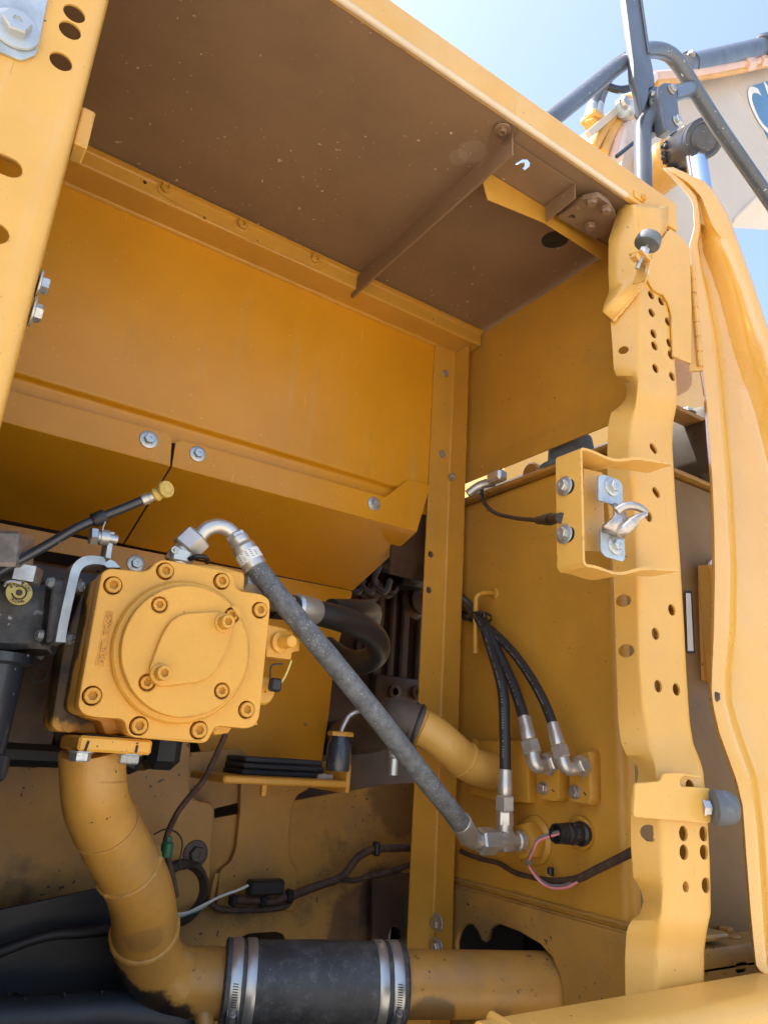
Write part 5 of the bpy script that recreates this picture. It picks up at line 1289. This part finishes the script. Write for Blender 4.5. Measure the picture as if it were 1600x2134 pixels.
for k in range(9):
    a_ = k*.7; m_ = axM(q+axc*.0043, axc); bx = m_ @ V((.0068*math.cos(a_), .0068*math.sin(a_), .0)); box(b, bx, (.0014, .0006, .0018))
ob('cap_marks', b, M['goldtag'], T)
# dark lumps left below the pump
T = thing('engine_side_casting', 'dark oily castings in shadow left of the pump', 'casting', (.2, 1.4, 1.5))
b = NB(); box(b, (.20, 1.46, 1.62), (.5, .2, .34), None, .03, 2); box(b, O(60, 1440, y=1.38), (.10, .1, .24), None, .02, 2); ob('block', b, M['engine'], T)
b = NB(); box(b, O(215, 1560, y=1.36), (.12, .1, .05), Matrix.Translation(O(215, 1560, y=1.36)) @ Matrix.Rotation(.3, 4, 'Y') @ Matrix.Translation(-O(215, 1560, y=1.36)), .01); box(b, O(330, 1560, y=1.36), (.06, .1, .07), None, .015); box(b, O(100, 1575, y=1.36), (.16, .08, .035), None, .01); ob('lug', b, M['oily'], T)
for p in ((258, 520), (300, 1320)):
    b = NB(); lathe(b, O(*c6([p])[0], y=1.34), -Y_, [(.016, 0), (.016, .012), (.010, .013), (.010, .006), (0, .006)], 18); ob('plug', b, M['rustpipe'], T)

# ------------------------------------------------------------------ above the roof: handrail, mirror arm, boom
YHr = .85
T = thing('handrail', 'bent black tube handrail arching above the roof against the sky', 'handrail', O(1150, 245, y=YHr))
hr = [(1095, 290), (1150, 246), (1220, 190), (1285, 138), (1330, 110), (1360, 103), (1390, 110), (1415, 134), (1450, 190), (1500, 268), (1550, 340), (1600, 412), (1660, 500)]
hp_ = crv([O(u, v, y=YHr+.02*max(0, (u-1400)/200)) for u, v in hr], 8)
b = NB(); tube(b, hp_, .0205, 28); ob('tube', b, M['rail'], T)
b = NB(); q = O(1440, 182, y=YHr); seg(b, O(1395, 198, y=YHr-.02), O(1436, 185, y=YHr+.01), [(.0205, 0), (.0205, .85), (.024, .97), (.022, 1)], 24); ob('welded_stub', b, M['rail'], T)
T = thing('rail_post', 'short bluish black tube post bending into the rail clamp', 'rail post', O(1340, 380, y=.84))
rp = [(1341, 430, .84), (1340, 380, .84), (1339, 320, .84), (1339, 275, .84), (1344, 255, .84), (1358, 240, .835), (1378, 228, .83)]
b = NB(); tube(b, crv([O(u, v, y=y) for u, v, y in rp], 8), .0205, 28); ob('tube', b, M['rail'], T)
T = thing('mirror_arm', 'tapered black mirror arm rising out of the top of the picture', 'arm', O(1350, 190, y=.83))
fm = FY(.815)
plate('blade', fm, rnd(fm.pxs([(1296, -60), (1328, -60), (1338, 30), (1352, 100), (1362, 150), (1365, 178), (1352, 182), (1350, 205), (1338, 236), (1330, 190), (1321, 160), (1319, 120)]), .004), M['rail'], T, t=.018, bev=.002)
b = NB(); tube(b, [O(1330, -40, y=.812), O(1352, 110, y=.812)], .0035, 8); ob('edge_bead', b, M['rail'], T)
T = thing('rail_clamp', 'black bolted clamp block joining mirror arm, rail and post', 'clamp', O(1390, 220, y=.8))
f = FY(.80)
plate('jaw', f, rnd(f.pxs([(1371, 180), (1384, 170), (1404, 172), (1410, 184), (1412, 205), (1418, 250), (1416, 266), (1404, 274), (1388, 270), (1384, 252), (1378, 215), (1372, 200)]), .008), M['rail'], T, t=.03, bev=.004)
f = FY(.835)
plate('rear_jaw', f, rnd(f.pxs([(1336, 186), (1352, 178), (1372, 178), (1382, 214), (1386, 262), (1374, 278), (1358, 274), (1350, 240), (1340, 225)]), .006), M['rail'], T, t=.03, bev=.004)
fast('hex', O(1398, 186, y=.799), -Y_, .0105, M['worn'], T); fast('hex', O(1409, 252, y=.799), -Y_, .0115, M['zinc'], T)
b = NB(); seg(b, O(1356, 196, y=.82), O(1376, 196, y=.805), [(.008, 0), (.008, 1)], 14); ob('through_bolt', b, M['worn'], T)
# boom
YB = 2.4
T = thing('boom', 'huge pale boom side plate with blue emblem behind the handrail', 'boom', O(1500, 300, y=YB))
fb = FY(YB)
bo = [(1278, 480), (1300, 300), (1316, 190), (1362, 180), (1440, 168), (1520, 152), (1620, 130), (1900, 60), (1900, 420), (1640, 380), (1600, 392), (1570, 415), (1540, 445), (1528, 462), (1490, 560), (1440, 760), (1290, 760)]
plate('side_plate', fb, rnd(fb.pxs(bo), .05), M['boom'], T, t=.7, bev=.01)
fw_ = fb.lift(.012)
b = NB()
for L in ([(1316, 190), (1362, 181), (1440, 169), (1520, 153), (1620, 131)], [(1640, 378), (1600, 391), (1570, 414), (1540, 444), (1526, 462)], [(1525, 160), (1560, 225), (1600, 300)]):
    tube(b, [fb.w(*fb.px(*p), .0) for p in L], .012 if L[0][0] != 1525 else .006, 8)
ob('weld_bead', b, M['boom'], T)
fd = fb.lift(.004)
dcl = fd.pxs([(1560, 186), (1566, 178), (1620, 162), (1700, 140), (1700, 330), (1625, 320), (1598, 285)])
EP = plate('emblem_plate', fd, rnd(dcl, .05), M['blue'], T, t=.003, bev=.0005)
o_ = O(1599, 225, y=YB-.006); dx = O(1640, 213, y=YB-.006)-o_
A_ = math.atan2(dx.z, dx.x)
me = text_me('CAT', 1.0, Matrix.Identity(4), .0005, 'LEFT')
# fit: C height about 90 px tall on the plate
h_px = (O(1590, 185, y=YB)-O(1605, 285, y=YB)).length
xs_m = min(v_.co.x for v_ in me.vertices); ys = [v_.co.y for v_ in me.vertices]; hh = max(ys)-min(ys); yc = (max(ys)+min(ys))/2
fo_ = FY(YB-.007); a0 = fo_.px(1572, 238)
for v_ in me.vertices:
    v_.co = V(((v_.co.x-xs_m)/hh*h_px*.72, (v_.co.y-yc)/hh*h_px*.86, v_.co.z))
me.transform(fo_.M(a0[0], a0[1], 0, A_+.04)); ob('emblem_letters', me, M['white'], EP)
# boom cylinder and its pin
T = thing('boom_cylinder', 'chrome cylinder rod with greasy black pin eye beside the boom', 'hydraulic cylinder', O(1450, 300, y=2.0))
a = O(1440, 305, y=2.0); c_ = O(1500, 440, y=1.95)
rod_a = O(1449, 320, y=1.98); rod_b = O(1464, 420, y=1.98)
b = NB(); tube(b, [rod_a, rod_a+(rod_b-rod_a)*2.2], .062, 28); ob('rod', b, M['chrome'], T)
b = NB(); q = O(1440, 302, y=2.02); pd = (O(1466, 288, y=1.90)-q).normalized(); lathe(b, q-pd*.12, pd, [(.115, 0), (.12, .02), (.12, .24), (.10, .26)], 30); ob('eye', b, M['black'], T)
b = NB(); q2 = q+pd*.12; lathe(b, q2, pd, [(.10, 0), (.118, .01), (.118, .05), (.10, .06), (.085, .055), (.07, .07), (.02, .075), (0, .07)], 30); ob('pin_cap', b, M['black'], T)
b = NB(); rng = random.Random(9)
for k in range(46):
    a_ = rng.random()*6.28; m_ = axM(q-pd*.13, pd); p = m_ @ V((.125*math.cos(a_), .125*math.sin(a_), rng.random()*.05)); bmesh.ops.create_icosphere(b, subdivisions=1, radius=.012+.014*rng.random(), matrix=Matrix.Translation(p))
tag(ob('grease', b, M['grease'], T), kind='stuff')
b = NB(); q = O(1405, 330, y=2.2); lathe(b, q, -Y_, [(.16, -.2), (.15, 0), (.10, .03)], 30); tag(ob('boom_boss', b, M['boomyel']), 'stained orange pin boss on the boom beside the greasy cylinder eye', 'boss')
# big stick cylinder and tubes above
b = NB(); tube(b, [O(1420, 140, y=2.3), O(1600, 96, y=2.25), O(1760, 55, y=2.2)], .085, 28); 
T = thing('arm_cylinder', 'bluish black hydraulic cylinder barrel above the pale boom', 'hydraulic cylinder', O(1500, 120, y=2.3))
ob('barrel', b, M['rail'], T)
b = NB(); seg(b, O(1585, 102, y=2.25), O(1640, 88, y=2.25), [(.10, 0), (.12, .05), (.12, 1)], 26); ob('head_flange', b, M['black'], T)
b = NB(); m_ = O(1432, 136, y=2.3); ring3(m_, O(1600, 96, y=2.25)-m_, .088, .010, 'band_clamp', M['black'], T)
b = NB(); box(b, O(1440, 118, y=2.25), (.05, .05, .07), None, .01); lathe(b, O(1440, 116, y=2.22), Z_, [(.03, 0), (.03, .03), (.012, .03), (.012, .05)], 6); ob('clamp_bolt', b, M['worn'], T)
TT = thing('boom_tubes', 'pale pinkish hydraulic tubes running along the top of the boom', 'hydraulic tubes', O(1500, 150, y=2.3))
for L, r, mt in (([(1362, 160), (1450, 152), (1540, 135), (1680, 105)], .040, 'pinktube'), ([(1366, 172), (1450, 162), (1540, 147), (1680, 118)], .022, 'boomyel'), ([(1285, 330), (1298, 262), (1310, 222), (1330, 190), (1362, 160)], .036, 'whitetube'), ([(1255, 320), (1275, 270), (1300, 235), (1316, 205), (1326, 175)], .034, 'boomyel'), ([(1235, 310), (1262, 262), (1290, 232), (1306, 205)], .032, 'boomyel'), ([(1272, 340), (1285, 290), (1312, 235), (1325, 190)], .032, 'pinktube')):
    b = NB(); tube(b, crv([O(u, v, y=2.28) for u, v in L], 6), r, 16); ob('tube', b, M[mt], TT)
b = NB(); nutseg(b, O(1550, 136, y=2.27), O(1566, 132, y=2.27), .06); nutseg(b, O(1580, 128, y=2.27), O(1592, 126, y=2.27), .055); ob('tube_nut', b, M['pinktube'], TT)
b = NB(); seg(b, O(1296, 226, y=2.2), O(1316, 230, y=2.2), [(.05, 0), (.06, .2), (.06, .8), (.05, 1)], 18); box(b, O(1300, 215, y=2.2), (.09, .08, .05), None, .01); ob('tube_clamp', b, M['galv'], TT)
fast('hex', O(1298, 218, y=2.15), -Y_, .03, M['worn'], TT)
b = NB(); a, c_ = O(1225, 280, y=2.25), O(1288, 226, y=2.25); m_ = axM(a, c_-a); L = (c_-a).length; box(b, (0, 0, L/2), (.03, .045, L), m_, .004); ob('clamp_rail', b, M['boom'], TT)
T = thing('boom_hoses', 'two grey rubber hoses with fittings hanging beside the handrail', 'hoses', O(1245, 220, y=2.3))
for du in (-8, 6):
    b = NB(); tube(b, crv([O(1240+du, 235, y=2.3), O(1246+du, 205, y=2.3), O(1254+du, 185, y=2.3), O(1262+du, 165, y=2.3)], 5), .028, 14); ob('hose', b, M['rubber_grey'], T)
    b = NB(); seg(b, O(1236+du, 246, y=2.3), O(1242+du, 218, y=2.3), [(.034, 0), (.036, .5), (.030, 1)], 16); ob('ferrule', b, M['galv'], T)
b = NB(); box(b, O(1238, 252, y=2.3), (.14, .12, .05), None, .012); nutseg(b, O(1232, 262, y=2.3), O(1240, 250, y=2.3), .05); ob('manifold', b, M['boomyel'], T)
b = NB(); tube(b, crv([O(1262, 178, y=2.1), O(1290, 186, y=2.1), O(1320, 180, y=2.1), O(1345, 168, y=2.1)], 6), .022, 12); ob('cross_hose', b, M['rubber'], T)
b = NB(); tube(b, [O(1285, 325, y=2.0), O(1318, 298, y=2.0)], .012, 8); ob('thin_hose', b, M['rubber'], T)
# carrier of the boom foot, below/behind
b = NB(); box(b, (3.3, 2.9, 2.6), (2.0, .8, 3.2), None, .05, 2); tag(ob('boom_tower', b, yo), 'yellow boom foot tower glimpsed between pillar and door', 'boom foot')
